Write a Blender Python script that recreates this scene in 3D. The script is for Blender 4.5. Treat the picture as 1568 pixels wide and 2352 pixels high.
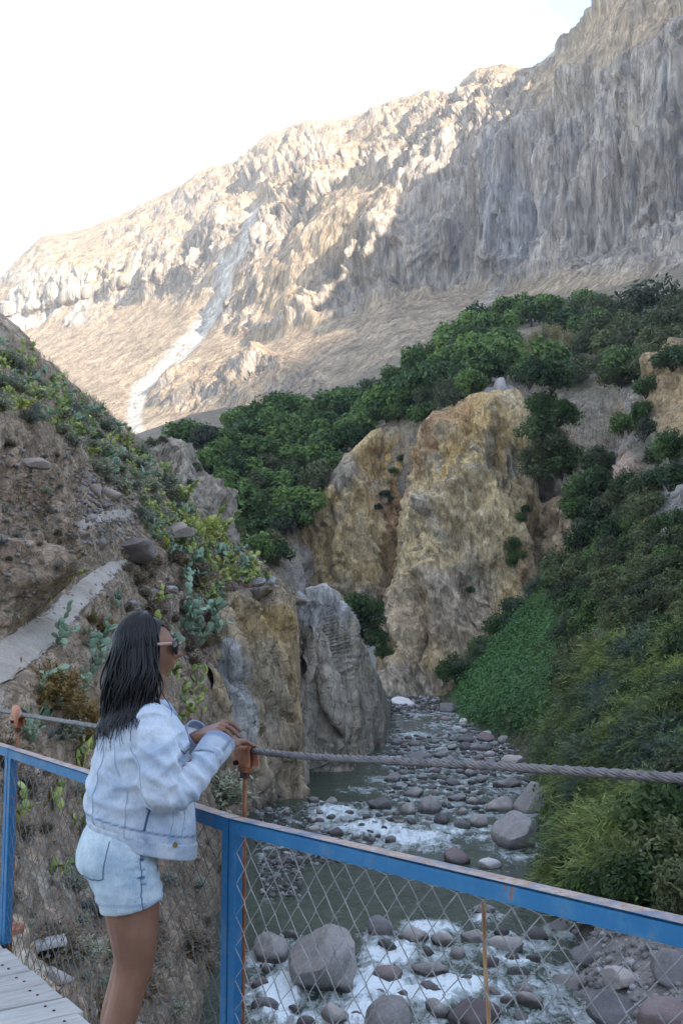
import bpy, bmesh, math, random
import numpy as np
from mathutils import Vector, Matrix

for _o in list(bpy.data.objects):
    bpy.data.objects.remove(_o, do_unlink=True)
SC = bpy.context.scene
COL = SC.collection
random.seed(7)
RNG = np.random.default_rng(7)
R = math.radians

# ------------------------------------------------------------------ camera
EYE = 1.6
PITCH = R(6.2)
cam_d = bpy.data.cameras.new('camera')
cam_d.sensor_fit = 'VERTICAL'
cam_d.sensor_height = 36.0
cam_d.lens = 36.0
cam_d.clip_start = 0.05
cam_d.clip_end = 20000
cam = bpy.data.objects.new('camera', cam_d)
COL.objects.link(cam)
cam.location = (0, 0, EYE)
cam.rotation_euler = (R(90) + PITCH, 0, 0)
SC.camera = cam

# ------------------------------------------------------------------ light
SUN_AZ = R(143)      # clockwise from +Y: behind the camera, to the right
SUN_EL = R(15)
SUNV = np.array([math.sin(SUN_AZ) * math.cos(SUN_EL), math.cos(SUN_AZ) * math.cos(SUN_EL), math.sin(SUN_EL)])
world = bpy.data.worlds.new('World')
SC.world = world
world.use_nodes = True
nt = world.node_tree
for n in list(nt.nodes):
    nt.nodes.remove(n)
w_out = nt.nodes.new('ShaderNodeOutputWorld')
w_bg = nt.nodes.new('ShaderNodeBackground')
w_sky = nt.nodes.new('ShaderNodeTexSky')
w_sky.sky_type = 'NISHITA'
w_sky.sun_disc = False
w_sky.sun_elevation = SUN_EL
w_sky.sun_rotation = SUN_AZ
w_sky.altitude = 2500
w_sky.air_density = 1.0
w_sky.dust_density = 0.7
w_sky.ozone_density = 1.2
w_bg.inputs['Strength'].default_value = 0.15
w_tc = nt.nodes.new('ShaderNodeTexCoord')
w_map = nt.nodes.new('ShaderNodeMapping')
w_map.inputs['Scale'].default_value = (1.0, 1.0, 2.2)
w_map.inputs['Location'].default_value = (0.35, 0.2, 0.1)
w_n = nt.nodes.new('ShaderNodeTexNoise')
w_n.inputs['Scale'].default_value = 1.7
w_n.inputs['Detail'].default_value = 7
w_n.inputs['Roughness'].default_value = 0.52
w_r = nt.nodes.new('ShaderNodeValToRGB')
w_r.color_ramp.elements[0].position = 0.46
w_r.color_ramp.elements[0].color = (0.0, 0.0, 0.0, 1)
w_r.color_ramp.elements[1].position = 0.70
w_r.color_ramp.elements[1].color = (0.95, 0.95, 0.95, 1)
w_mix = nt.nodes.new('ShaderNodeMixRGB')
w_mix.inputs[2].default_value = (2.5, 2.18, 1.80, 1)     # thin cloud, lit warm by the low sun
nt.links.new(w_tc.outputs['Generated'], w_map.inputs[0])
nt.links.new(w_map.outputs[0], w_n.inputs['Vector'])
nt.links.new(w_n.outputs['Fac'], w_r.inputs[0])
nt.links.new(w_r.outputs[0], w_mix.inputs[0])
nt.links.new(w_sky.outputs[0], w_mix.inputs[1])
nt.links.new(w_mix.outputs[0], w_bg.inputs[0])
nt.links.new(w_bg.outputs[0], w_out.inputs[0])

sun_d = bpy.data.lights.new('sun', 'SUN')
sun_d.energy = 3.6
sun_d.angle = R(0.6)
sun_d.color = (1.0, 0.90, 0.78)
sun = bpy.data.objects.new('sun', sun_d)
COL.objects.link(sun)
sun.rotation_euler = Vector((-SUNV[0], -SUNV[1], -SUNV[2])).to_track_quat('-Z', 'Y').to_euler()

SC.view_settings.view_transform = 'Standard'
SC.view_settings.look = 'None'
SC.view_settings.gamma = 1
SC.view_settings.exposure = 2.6
SC.view_settings.use_curve_mapping = False
SC.cycles.use_denoising = True
SC.cycles.max_bounces = 5
SC.cycles.diffuse_bounces = 3
SC.cycles.glossy_bounces = 2
SC.cycles.transmission_bounces = 3
SC.cycles.volume_bounces = 0
SC.cycles.transparent_max_bounces = 8

# ------------------------------------------------------------------ geometry helpers
CP, SP = math.cos(PITCH), math.sin(PITCH)


def P(px, py, d):
    """a point seen at (px, py) of the 1568 x 2352 photograph, d metres away along the view axis"""
    px = np.asarray(px, float); py = np.asarray(py, float); d = np.asarray(d, float)
    x = (px - 784) / 2352 * d
    yc = (1176 - py) / 2352 * d
    return np.stack([x, d * CP - yc * SP, EYE + d * SP + yc * CP], -1)


def proj(v):
    v = np.asarray(v, float)
    y = v[..., 1]; z = v[..., 2] - EYE
    d = y * CP + z * SP
    yc = -y * SP + z * CP
    d = np.where(np.abs(d) < 1e-6, 1e-6, d)
    return 784 + v[..., 0] / d * 2352, 1176 - yc / d * 2352, d


def onz(px, py, z):
    """depth at which the ray through a pixel meets the level z"""
    k = SP + (1176 - py) / 2352 * CP
    return (z - EYE) / k


_g = np.random.default_rng(3)
_PERM = _g.permutation(256).astype(np.int64)
_PERM = np.concatenate([_PERM, _PERM, _PERM])
_GR = _g.normal(size=(256, 3)); _GR /= np.linalg.norm(_GR, axis=1)[:, None]
_RV = _g.random((256, 4))


def _h(i, j, k):
    return _PERM[_PERM[_PERM[i & 255] + (j & 255)] + (k & 255)]


def perlin(p):
    i = np.floor(p).astype(np.int64); f = p - i
    u = f * f * f * (f * (f * 6 - 15) + 10)
    out = 0
    for a in (0, 1):
        wa = u[:, 0] if a else 1 - u[:, 0]
        for b in (0, 1):
            wb = u[:, 1] if b else 1 - u[:, 1]
            for c in (0, 1):
                wc = u[:, 2] if c else 1 - u[:, 2]
                g = _GR[_h(i[:, 0] + a, i[:, 1] + b, i[:, 2] + c)]
                out = out + wa * wb * wc * ((f[:, 0] - a) * g[:, 0] + (f[:, 1] - b) * g[:, 1] + (f[:, 2] - c) * g[:, 2])
    return out * 1.5


def fbm(p, octs=5, gain=0.5, lac=2.03, ridged=False):
    p = np.asarray(p, float).reshape(-1, 3)
    t = 0; a = 1.0; s = 0
    for o in range(octs):
        n = perlin(p * lac ** o + 17.3 * o)
        if ridged:
            n = 1 - 2 * np.abs(n)
        t = t + a * n; s += a; a *= gain
    return t / s


def worley(p):
    """distance to nearest cell, to the second, random number of the nearest cell"""
    p = np.asarray(p, float).reshape(-1, 3)
    i = np.floor(p).astype(np.int64); f = p - i
    f1 = np.full(len(p), 9.0); f2 = np.full(len(p), 9.0); idr = np.zeros(len(p))
    for a in (-1, 0, 1):
        for b in (-1, 0, 1):
            for c in (-1, 0, 1):
                h = _h(i[:, 0] + a, i[:, 1] + b, i[:, 2] + c)
                r = _RV[h]
                d = (a + r[:, 0] - f[:, 0]) ** 2 + (b + r[:, 1] - f[:, 1]) ** 2 + (c + r[:, 2] - f[:, 2]) ** 2
                near = d < f1
                f2 = np.where(near, f1, np.minimum(f2, d))
                idr = np.where(near, r[:, 3], idr)
                f1 = np.where(near, d, f1)
    return np.sqrt(f1), np.sqrt(f2), idr


def chip(p):
    """noise that is linear inside each simplex of the lattice: flat faces that meet in straight edges"""
    i = np.floor(p).astype(np.int64); f = p - i
    o = np.argsort(-f, axis=1)
    fs = np.take_along_axis(f, o, 1)
    q = i.copy()
    r = np.arange(len(p))
    v = _RV[_h(q[:, 0], q[:, 1], q[:, 2]), 3] * (1 - fs[:, 0])
    for k in range(3):
        q[r, o[:, k]] += 1
        nxt = fs[:, k + 1] if k < 2 else 0
        v = v + _RV[_h(q[:, 0], q[:, 1], q[:, 2]), 3] * (fs[:, k] - nxt)
    return v - .5


def facets(p, tilt=1.0, turn=0.6):
    """broken rock: flat chips of two sizes, turned out of the axes"""
    p = np.asarray(p, float).reshape(-1, 3)
    c, s_ = math.cos(turn), math.sin(turn)
    M1 = np.array([[c, -s_, .18], [s_, c, -.12], [-.1, .16, 1]])
    c, s_ = math.cos(turn * 2.3 + .4), math.sin(turn * 2.3 + .4)
    M2 = np.array([[c, -s_, -.2], [s_, c, .15], [.14, -.1, 1]])
    return chip(p @ M1.T * .8 + 3.3) * 1.5 + chip(p @ M2.T * 1.7 + 11.1) * .6


def slabs(p, levels, step, octs=3, lo=.55):
    """relief cut back in flat steps with steep risers, as rock breaks along joints"""
    x = fbm(p, octs, .45) * levels
    fl = np.floor(x); f = x - fl
    t = np.clip((f - lo) / (1 - lo), 0, 1)
    return (fl + t * t * (3 - 2 * t) + .25 * f) * step


def sstep(a, b, x):
    t = np.clip((np.asarray(x, float) - a) / (b - a), 0, 1)
    return t * t * (3 - 2 * t)


def ell(px, py, cx, cy, rx, ry, soft=0.35):
    q = np.sqrt(((px - cx) / rx) ** 2 + ((py - cy) / ry) ** 2)
    return 1 - sstep(1 - soft, 1 + soft, q)


def polyd(px, py, pts):
    best = np.full(np.shape(px), 1e9)
    for (ax, ay), (bx, by) in zip(pts[:-1], pts[1:]):
        vx, vy = bx - ax, by - ay
        t = np.clip(((px - ax) * vx + (py - ay) * vy) / (vx * vx + vy * vy), 0, 1)
        best = np.minimum(best, np.hypot(px - ax - t * vx, py - ay - t * vy))
    return best


def catmull(A, n, axis=0):
    """resample an array of control values along an axis to n samples (cubic, through the points)"""
    A = np.moveaxis(np.asarray(A, float), axis, 0)
    m = len(A)
    t = np.linspace(0, m - 1, n)
    i = np.minimum(t.astype(int), m - 2); f = (t - i).reshape((-1,) + (1,) * (A.ndim - 1))
    p1, p2 = A[i], A[i + 1]
    p0 = np.where((i > 0).reshape(f.shape), A[np.maximum(i - 1, 0)], 2 * p1 - p2)
    p3 = np.where((i < m - 2).reshape(f.shape), A[np.minimum(i + 2, m - 1)], 2 * p2 - p1)
    out = 0.5 * (2 * p1 + (p2 - p0) * f + (2 * p0 - 5 * p1 + 4 * p2 - p3) * f ** 2 + (3 * p1 - p0 - 3 * p2 + p3) * f ** 3)
    return np.moveaxis(out, 0, axis)


def gnormals(V):
    du = np.gradient(V, axis=0); dv = np.gradient(V, axis=1)
    n = np.cross(du, dv)
    n /= np.linalg.norm(n, axis=-1, keepdims=True) + 1e-12
    # towards the camera
    s = np.sign(np.sum(n * (np.array([0, 0, EYE]) - V), -1, keepdims=True))
    s0 = 1.0 if np.mean(s) >= 0 else -1.0
    return n * s0


def mesh_np(name, verts, faces, cols=None, smooth=True, mats=None, fmat=None):
    """verts (N,3), faces (M,3|4) numpy -> mesh datablock; cols: dict name -> (N,3|4) or (N,)"""
    me = bpy.data.meshes.new(name)
    verts = np.ascontiguousarray(verts, np.float32); faces = np.ascontiguousarray(faces, np.int32)
    k = faces.shape[1]
    me.vertices.add(len(verts)); me.vertices.foreach_set('co', verts.ravel())
    me.loops.add(faces.size); me.loops.foreach_set('vertex_index', faces.ravel())
    me.polygons.add(len(faces)); me.polygons.foreach_set('loop_start', np.arange(len(faces), dtype=np.int32) * k)
    me.update(calc_edges=True)
    if smooth:
        me.polygons.foreach_set('use_smooth', np.ones(len(faces), bool))
    if cols:
        for nm, a in cols.items():
            a = np.asarray(a, np.float32)
            if a.ndim == 1:
                at = me.attributes.new(nm, 'FLOAT', 'POINT'); at.data.foreach_set('value', a)
            else:
                if a.shape[1] == 3:
                    a = np.concatenate([a, np.ones((len(a), 1), np.float32)], 1)
                at = me.attributes.new(nm, 'FLOAT_COLOR', 'POINT'); at.data.foreach_set('color', np.ascontiguousarray(a).ravel())
    for m in (mats or []):
        me.materials.append(m)
    if fmat is not None:
        me.polygons.foreach_set('material_index', np.asarray(fmat, np.int32))
    me.validate()
    return me


def grid_faces(n, m, flip=False):
    a = (np.arange(n - 1)[:, None] * m + np.arange(m - 1)[None]).ravel()
    f = np.stack([a, a + 1, a + m + 1, a + m], 1)
    return f[:, ::-1] if flip else f


def link(name, me, parent=None, **props):
    o = bpy.data.objects.new(name, me)
    COL.objects.link(o)
    if parent is not None:
        o.parent = parent
    for k, v in props.items():
        o[k] = v
    return o


def empty(name, loc=(0, 0, 0), rz=0.0, **props):
    o = bpy.data.objects.new(name, None)
    COL.objects.link(o)
    o.location = loc
    o.rotation_euler = (0, 0, rz)
    o.empty_display_size = 0.2
    for k, v in props.items():
        o[k] = v
    return o


def clone(o, parent=None):
    c = o.copy()
    COL.objects.link(c)
    c.parent = parent
    for ch in o.children:
        clone(ch, c)
    return c


class MB:
    """collects simple shapes into one mesh"""
    def __init__(s):
        s.v = []; s.f = []; s.n = 0

    def add(s, V, F):
        V = np.asarray(V, float)
        s.v.append(V); s.f += [tuple(int(i) + s.n for i in q) for q in F]; s.n += len(V)

    def box(s, c, size, M=None):
        h = np.asarray(size) / 2
        V = np.array([[x, y, z] for x in (-1, 1) for y in (-1, 1) for z in (-1, 1)]) * h
        if M is not None:
            V = V @ np.asarray(M, float).T
        s.add(V + np.asarray(c), [(0, 1, 3, 2), (4, 6, 7, 5), (0, 4, 5, 1), (2, 3, 7, 6), (0, 2, 6, 4), (1, 5, 7, 3)])

    def bar(s, a, b, w, h, up=(0, 0, 1)):
        a = np.asarray(a, float); b = np.asarray(b, float)
        t = b - a; L = np.linalg.norm(t); t /= L
        sd = np.cross(t, up); sd /= np.linalg.norm(sd); u = np.cross(sd, t)
        s.box((a + b) / 2, (L, w, h), np.stack([t, sd, u], 1))

    def tube(s, pts, rad, k=8, cap=True, sq=None, up=None):
        pts = np.asarray(pts, float); n = len(pts)
        rad = np.broadcast_to(np.asarray(rad, float), (n,))
        T = np.gradient(pts, axis=0); T /= np.linalg.norm(T, axis=1)[:, None] + 1e-12
        u = np.array([0, 0, 1.0]) if up is None else np.asarray(up, float)
        if abs(T[0] @ u) > 0.95:
            u = np.array([1.0, 0, 0])
        N = []
        for i in range(n):
            u = u - T[i] * (u @ T[i]); u = u / (np.linalg.norm(u) + 1e-12); N.append(u)
        N = np.array(N); B = np.cross(T, N)
        a = np.arange(k) / k * 2 * math.pi
        ca, sa = np.cos(a), np.sin(a)
        q = 1.0 if sq is None else sq
        V = pts[:, None] + rad[:, None, None] * (ca[None, :, None] * N[:, None] * q + sa[None, :, None] * B[:, None])
        V = V.reshape(-1, 3)
        F = []
        for i in range(n - 1):
            for j in range(k):
                j2 = (j + 1) % k
                F.append((i * k + j, i * k + j2, (i + 1) * k + j2, (i + 1) * k + j))
        if cap:
            F.append(tuple(range(k - 1, -1, -1))); F.append(tuple((n - 1) * k + j for j in range(k)))
        s.add(V, F)

    def mesh(s, name, m, smooth=False):
        me = bpy.data.meshes.new(name)
        me.from_pydata(np.concatenate(s.v).tolist(), [], s.f)
        if smooth:
            me.polygons.foreach_set('use_smooth', np.ones(len(me.polygons), bool))
        if m is not None:
            me.materials.append(m)
        me.update()
        return me

    def build(s, name, m, parent=None, smooth=False, **props):
        return link(name, s.mesh(name, m, smooth), parent, **props)


# ------------------------------------------------------------------ materials
class NT:
    def __init__(s, name):
        s.m = bpy.data.materials.new(name)
        s.m.use_nodes = True
        s.t = s.m.node_tree
        s.b = s.t.nodes['Principled BSDF']
        s.out = s.t.nodes['Material Output']

    def n(s, typ, **kw):
        nd = s.t.nodes.new('ShaderNode' + typ)
        for k, v in kw.items():
            if k in nd.inputs:
                s.set(nd.inputs[k], v)
            else:
                setattr(nd, k, v)
        return nd

    def set(s, sock, v):
        if hasattr(v, 'links') or isinstance(v, bpy.types.NodeSocket):
            s.t.links.new(v, sock)
        elif isinstance(v, (tuple, list)) and len(v) == 3 and sock.type == 'RGBA':
            sock.default_value = (*v, 1)
        else:
            sock.default_value = v

    def pos(s, scale=(1, 1, 1), obj=False):
        if obj:
            src = s.n('TexCoord').outputs['Object']
        else:
            src = s.n('NewGeometry').outputs['Position']
        mp = s.n('Mapping', Scale=scale)
        s.t.links.new(src, mp.inputs['Vector'])
        return mp.outputs[0]

    def noise(s, vec, scale, detail=4, rough=0.55, dist=0.0):
        nd = s.n('TexNoise', Scale=scale, Detail=detail, Roughness=rough, Distortion=dist)
        s.t.links.new(vec, nd.inputs['Vector'])
        return nd.outputs['Fac']

    def ramp(s, fac, stops):
        nd = s.n('ValToRGB')
        e = nd.color_ramp.elements
        while len(e) < len(stops):
            e.new(0.5)
        for x, (p, c) in zip(e, stops):
            x.position = p
            x.color = (*c, 1) if isinstance(c, (tuple, list)) else (c, c, c, 1)
        s.t.links.new(fac, nd.inputs[0])
        return nd.outputs[0]

    def mix(s, fac, a, b, mode='MIX'):
        nd = s.n('MixRGB', blend_type=mode)
        for i, v in enumerate((fac, a, b)):
            s.set(nd.inputs[i], v)
        return nd.outputs[0]

    def math(s, op, a, b=None):
        nd = s.n('Math', operation=op)
        s.set(nd.inputs[0], a)
        if b is not None:
            s.set(nd.inputs[1], b)
        return nd.outputs[0]

    def attr(s, name, out='Color'):
        return s.n('Attribute', attribute_name=name).outputs[out]

    def bump(s, h, strength=0.5, dist=0.1, normal=None):
        nd = s.n('Bump', Strength=strength, Distance=dist)
        s.t.links.new(h, nd.inputs['Height'])
        if normal is not None:
            s.t.links.new(normal, nd.inputs['Normal'])
        return nd.outputs[0]

    def done(s, col=None, rough=0.8, normal=None, spec=0.3, **kw):
        if col is not None:
            s.set(s.b.inputs['Base Color'], col)
        s.set(s.b.inputs['Roughness'], rough)
        s.b.inputs['Specular IOR Level'].default_value = spec
        if normal is not None:
            s.t.links.new(normal, s.b.inputs['Normal'])
        for k, v in kw.items():
            s.set(s.b.inputs[k], v)
        return s.m


def rock_material(name, sc, bump_d, streak=1.0, contrast=0.35, spec=0.2):
    """vertex colour of the rock, broken up by grain, cracks and lichen-sized blotches; sc in 1/m"""
    t = NT(name)
    p = t.pos((1, 1, streak))
    c = t.attr('Col')
    n1 = t.noise(p, sc, 6, 0.65)
    n2 = t.noise(p, sc * 6, 5, 0.6)
    v = t.n('TexVoronoi', feature='DISTANCE_TO_EDGE', Scale=sc * 2.2)
    warp = t.n('VectorMath', operation='ADD')
    t.t.links.new(p, warp.inputs[0])
    nz = t.n('TexNoise', Scale=sc * 2.5, Detail=3)
    t.t.links.new(p, nz.inputs['Vector'])
    sc_ = t.n('VectorMath', operation='SCALE', Scale=0.5 / sc)
    t.t.links.new(nz.outputs['Color'], sc_.inputs[0])
    t.t.links.new(sc_.outputs[0], warp.inputs[1])
    t.t.links.new(warp.outputs[0], v.inputs['Vector'])
    crack = t.ramp(v.outputs['Distance'], [(0.0, 0.70), (0.05, 1.0)])
    v2 = t.n('TexVoronoi', feature='DISTANCE_TO_EDGE', Scale=sc * .7)
    t.t.links.new(warp.outputs[0], v2.inputs['Vector'])
    crack = t.mix(1, crack, t.ramp(v2.outputs['Distance'], [(0.0, 0.74), (0.04, 1.0)]), 'MULTIPLY')
    a = t.ramp(n1, [(0.32, 1 - contrast * 1.25), (0.68, 1 + contrast * 0.6)])
    b = t.ramp(n2, [(0.34, 1 - contrast), (0.66, 1 + contrast * 0.5)])
    stain = t.noise(t.pos((1, 1, .10)), sc * 3.2, 4, .6)
    col = t.mix(1, t.mix(1, t.mix(1, c, a, 'MULTIPLY'), b, 'MULTIPLY'), crack, 'MULTIPLY')
    col = t.mix(1, col, t.ramp(stain, [(.36, .70), (.52, 1.0), (.70, 1.10)]), 'MULTIPLY')
    h = t.math('ADD', t.math('MULTIPLY', n1, 1.0), t.math('MULTIPLY', n2, 0.7))
    h = t.math('ADD', h, t.math('MULTIPLY', crack, 0.5))
    return t.done(col, 0.9, t.bump(h, 0.9, bump_d), spec)
# ================================================================== terrain
class Surf:
    """relief sheet: control points (px, py, depth, channel) -> dense 3-D grid"""
    def __init__(s, ctrl, n, m):
        C = np.asarray(ctrl, float).copy()
        C[..., 2] = np.log(C[..., 2])
        C = catmull(catmull(C, n, 0), m, 1)
        s.n, s.m = n, m
        s.px, s.py, s.d = C[..., 0], C[..., 1], np.exp(C[..., 2])
        s.ch = C[..., 3] if C.shape[-1] > 3 else np.zeros((n, m))
        s.V = P(s.px, s.py, s.d)
        s.U = np.broadcast_to(np.linspace(0, 1, n)[:, None], (n, m))
        s.W = np.broadcast_to(np.linspace(0, 1, m)[None], (n, m))

    def displace(s, h, along=None, floor=.22, blur=1):
        N = gnormals(s.V) if along is None else along
        h = np.array(h, float).reshape(s.n, s.m)
        view = s.V - np.array([0, 0, EYE]); view /= np.linalg.norm(view, axis=-1, keepdims=True)
        gz = np.abs(np.sum(N * view, -1))
        h = h * (floor + (1 - floor) * sstep(.05, .42, gz))       # faces that run away from the valley are worn smoother
        for _ in range(blur):
            q = np.pad(h, 1, mode='edge')
            h = (4 * h + q[:-2, 1:-1] + q[2:, 1:-1] + q[1:-1, :-2] + q[1:-1, 2:]) / 8
        s.V = s.V + N * h[..., None]

    def pts(s):
        return s.V.reshape(-1, 3)

    def shape(s, a):
        return np.asarray(a).reshape(s.n, s.m)

    def slope(s):
        return gnormals(s.V)[..., 2]

    def build(s, name, mat_, col, kind='structure', parent=None, flip=False, extra=None, smooth=True, **props):
        N = gnormals(s.V)
        f = grid_faces(s.n, s.m)
        v = s.pts()
        fn = np.cross(v[f[:, 1]] - v[f[:, 0]], v[f[:, 3]] - v[f[:, 0]])
        if np.mean(np.sum(fn * N.reshape(-1, 3)[f[:, 0]], 1)) < 0:
            f = f[:, ::-1]
        cols = {'Col': np.asarray(col).reshape(-1, 3)}
        if extra:
            cols.update(extra)
        me = mesh_np(name, v, f, cols, smooth, [mat_])
        s.o = link(name, me, parent, kind=kind, **props) if kind else link(name, me, parent, **props)
        s.ppx, s.ppy, s.pd = [a.ravel() for a in proj(s.V)]
        s.flat = v
        s.N = gnormals(s.V).reshape(-1, 3)
        return s.o

    def at(s, px, py):
        """surface point seen at a pixel (nearest one when the sheet folds)"""
        q = np.hypot(s.ppx - px, s.ppy - py)
        k = np.argpartition(q, 12)[:12]; k = k[np.argsort(q[k])]
        k = k[q[k] < q[k[0]] + 6]
        i = k[np.argmin(s.pd[k])]
        return s.flat[i], s.N[i], s.pd[i]


def lerp(a, b, t):
    return np.asarray(a, float) + (np.asarray(b, float) - np.asarray(a, float)) * np.asarray(t)[..., None]


def tint(base, *layers):
    """layers: (mask, colour)"""
    c = np.broadcast_to(np.asarray(base, float), layers[0][0].shape + (3,)).copy()
    for m, col in layers:
        c = c + (np.asarray(col, float) - c) * np.clip(m, 0, 1)[..., None]
    return c


# ------------------------------------------------------------------ ground and far mountain
M_far = rock_material('far rock', 0.07, 2.4, 0.16, 0.34)
gm = NT('valley floor')
_p = gm.pos()
M_ground = gm.done(gm.ramp(gm.noise(_p, 0.4, 6), [(0.3, (0.10, 0.085, 0.07)), (0.7, (0.24, 0.21, 0.17))]), 0.95)
_b = MB()
_b.add([(-3000, -3100, -13), (4800, -3100, -13), (4800, 3600, -13), (-3000, 3600, -13)], [(0, 1, 2, 3)])
_b.build('ground', M_ground, kind='structure')

ridge = [(-700, 1100), (-350, 880), (0, 648), (30, 610), (70, 570), (100, 545), (200, 525), (300, 485), (400, 435), (480, 390), (552, 370), (580, 340),
         (610, 315), (700, 290), (800, 280), (900, 240), (1000, 215), (1040, 226), (1066, 202), (1085, 172), (1150, 150),
         (1200, 161), (1250, 155), (1272, 128), (1290, 95), (1340, 62), (1390, 8), (1420, -40), (1568, -150), (1900, -400), (2300, -600)]
#        px     r0 bottom     r1            r2            r3 cliff base  r4            r5 cliff top  r6 depth
mcols = [(-700, (1250, 900), (1200, 1200), (1170, 1400), (1150, 1600), (1140, 1700), (1120, 1800), 2200),
         (-350, (1150, 720), (1050, 1000), (980, 1200), (920, 1450), (905, 1500), (890, 1560), 2000),
         (0, (1120, 620), (980, 850), (860, 1150), (755, 1400), (715, 1430), (670, 1470), 1700),
         (100, (1120, 600), (990, 820), (870, 1080), (745, 1330), (690, 1355), (620, 1400), 1680),
         (300, (1120, 560), (1000, 740), (860, 960), (695, 1230), (640, 1265), (580, 1330), 1620),
         (430, (1120, 520), (1000, 670), (850, 850), (700, 1080), (610, 1150), (520, 1260), 1580),
         (500, (1120, 500), (990, 640), (850, 805), (715, 985), (590, 1070), (470, 1210), 1540),
         (560, (1120, 490), (985, 615), (850, 760), (755, 900), (625, 985), (500, 1120), 1510),
         (650, (1110, 475), (970, 585), (835, 715), (742, 835), (615, 905), (490, 1020), 1460),
         (750, (1100, 460), (950, 560), (810, 680), (715, 790), (590, 845), (460, 940), 1400),
         (900, (1050, 430), (900, 520), (770, 640), (660, 755), (530, 800), (395, 880), 1280),
         (1050, (1000, 400), (850, 490), (730, 620), (655, 740), (500, 768), (320, 820), 1080),
         (1150, (980, 390), (820, 470), (710, 610), (645, 705), (460, 730), (262, 765), 940),
         (1260, (950, 380), (790, 450), (680, 575), (616, 655), (430, 680), (236, 710), 830),
         (1400, (900, 350), (730, 420), (620, 535), (560, 605), (350, 630), (150, 660), 770),
         (1568, (850, 320), (680, 380), (560, 490), (495, 555), (280, 580), (60, 605), 740),
         (1900, (750, 260), (550, 320), (420, 400), (330, 455), (100, 475), (-200, 495), 620),
         (2300, (650, 210), (400, 250), (250, 310), (150, 360), (-150, 375), (-400, 390), 500)]
_px = np.concatenate([np.linspace(-700, -60, 5), np.linspace(0, 1568, 70), np.linspace(1650, 2300, 5)])
_cx = np.array([c[0] for c in mcols], float)
rows = []
for k in range(6):
    rows.append(np.stack([_px, np.interp(_px, _cx, [c[1 + k][0] for c in mcols]), np.interp(_px, _cx, [c[1 + k][1] for c in mcols])], -1))
_rd = np.interp(_px, _cx, [c[7] for c in mcols])
_rp = np.interp(_px, [r[0] for r in ridge], [r[1] for r in ridge])
rows.append(np.stack([_px, _rp, _rd], -1))
rows.append(np.stack([_px, _rp + 60, _rd + 260], -1))
rows.append(np.stack([_px, _rp + 260, _rd + 700], -1))
ctrl = np.stack(rows, 0)
ch = np.zeros(ctrl.shape[:2]); ch[3] = 0.75; ch[4] = 1.0; ch[5] = 0.85; ch[6] = 0.7
ctrl = np.concatenate([ctrl, ch[..., None]], -1)
mt = Surf(ctrl, 370, 660)
px, py = mt.px, mt.py
cliff = np.clip(mt.ch, 0, 1) * sstep(.45, .70, mt.ch)
# the upper right wall is one unbroken face; ledges and grass break up the rest
wall = sstep(860, 1080, px) * sstep(690, 560, py) * sstep(-40, 30, py - np.interp(px, [900, 1050, 1150, 1260, 1400, 1568, 2300], [420, 345, 275, 246, 165, 70, -300]))
_low = np.maximum(ell(px, py, 560, 880, 190, 55), ell(px, py, 420, 905, 90, 45))
_nm = mt.shape(fbm(mt.pts() / 130.0, 4))
ledge = sstep(0.02, 0.35, _nm + 0.10)
cl = np.clip(cliff * (1 - 0.75 * ledge * (1 - wall)) , 0, 1)
cl = np.maximum(cl, wall)
cl = np.maximum(cl, _low * (0.30 + 0.40 * sstep(-.3, .2, _nm)))
gull = [(600, 470), (560, 560), (512, 600), (505, 680), (445, 765), (380, 830), (320, 890), (308, 960), (330, 1060)]
gd = polyd(px, py, gull)
gully = 1 - sstep(9, 26, gd)
cl = cl * (1 - 0.9 * (1 - sstep(10, 40, gd)))
Q = mt.pts()
# fluting: cells stretched upwards
warp = np.stack([fbm(Q / 60.0 + 5, 3), fbm(Q / 60.0 + 31, 3), fbm(Q / 90.0 + 77, 3)], -1)
S1 = (Q + warp * 14) / np.array([34, 34, 170.0])
S2 = (Q + warp * 10) / np.array([13, 13, 95.0])
S3 = (Q + warp * 6) / np.array([6.0, 6.0, 60.0])
_on = np.nonzero(cl.ravel() > .03)[0]
flute = np.zeros(len(Q)); flute[_on] = facets(S1[_on], .8) * 12 + facets(S2[_on], .9, 1.7) * 9 + facets(S3[_on], .9, 2.6) * 8
_w = worley(S2[_on]); flute[_on] -= 5 * np.exp(-((_w[1] - _w[0]) / .09) ** 2)
butt = fbm((Q + warp * 20) / np.array([120, 120, 330.0]), 4, ridged=True) * 26
crag = fbm((Q + warp * 8) / np.array([26, 26, 34.0]), 5, 0.6, ridged=True) * 8
blk = np.zeros(len(Q)); blk[_on] = facets((Q + warp * 14)[_on] / np.array([44, 44, 60.0]), 1.0) * 10 + facets((Q + warp * 8)[_on] / np.array([18, 18, 34.0]), 1.0, 1.9) * 13 + facets((Q + warp * 4)[_on] / np.array([8, 8, 12.0]), 1.0, 2.9) * 7
soft = fbm(Q / 80.0, 5) * 7 + fbm(Q / 14.0, 4) * 1.6
clf = cl.ravel(); wf = wall.ravel()
sl = np.zeros(len(Q)); slw = np.zeros(len(Q))
sl[_on] = slabs((Q + warp * 10)[_on] / np.array([60, 60, 75.0]), 6, 9.0) + slabs((Q + warp * 6)[_on] / np.array([22, 22, 44.0]) + 4, 4, 4.5)
slw[_on] = slabs((Q + warp * 8)[_on] / np.array([34, 34, 260.0]), 6, 6.0) + slabs((Q + warp * 5)[_on] / np.array([11, 11, 140.0]) + 4, 4, 2.6)
crag = crag * .5 + blk * .55 + sl
h = clf * (flute * (0.5 - 0.25 * wf) + slw * wf + crag * (1.0 - 0.92 * wf) + butt * (0.9 - 0.68 * wf)) + (1 - clf) * soft
h = mt.shape(h) * (.55 + .45 * sstep(330, 720, px))
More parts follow.
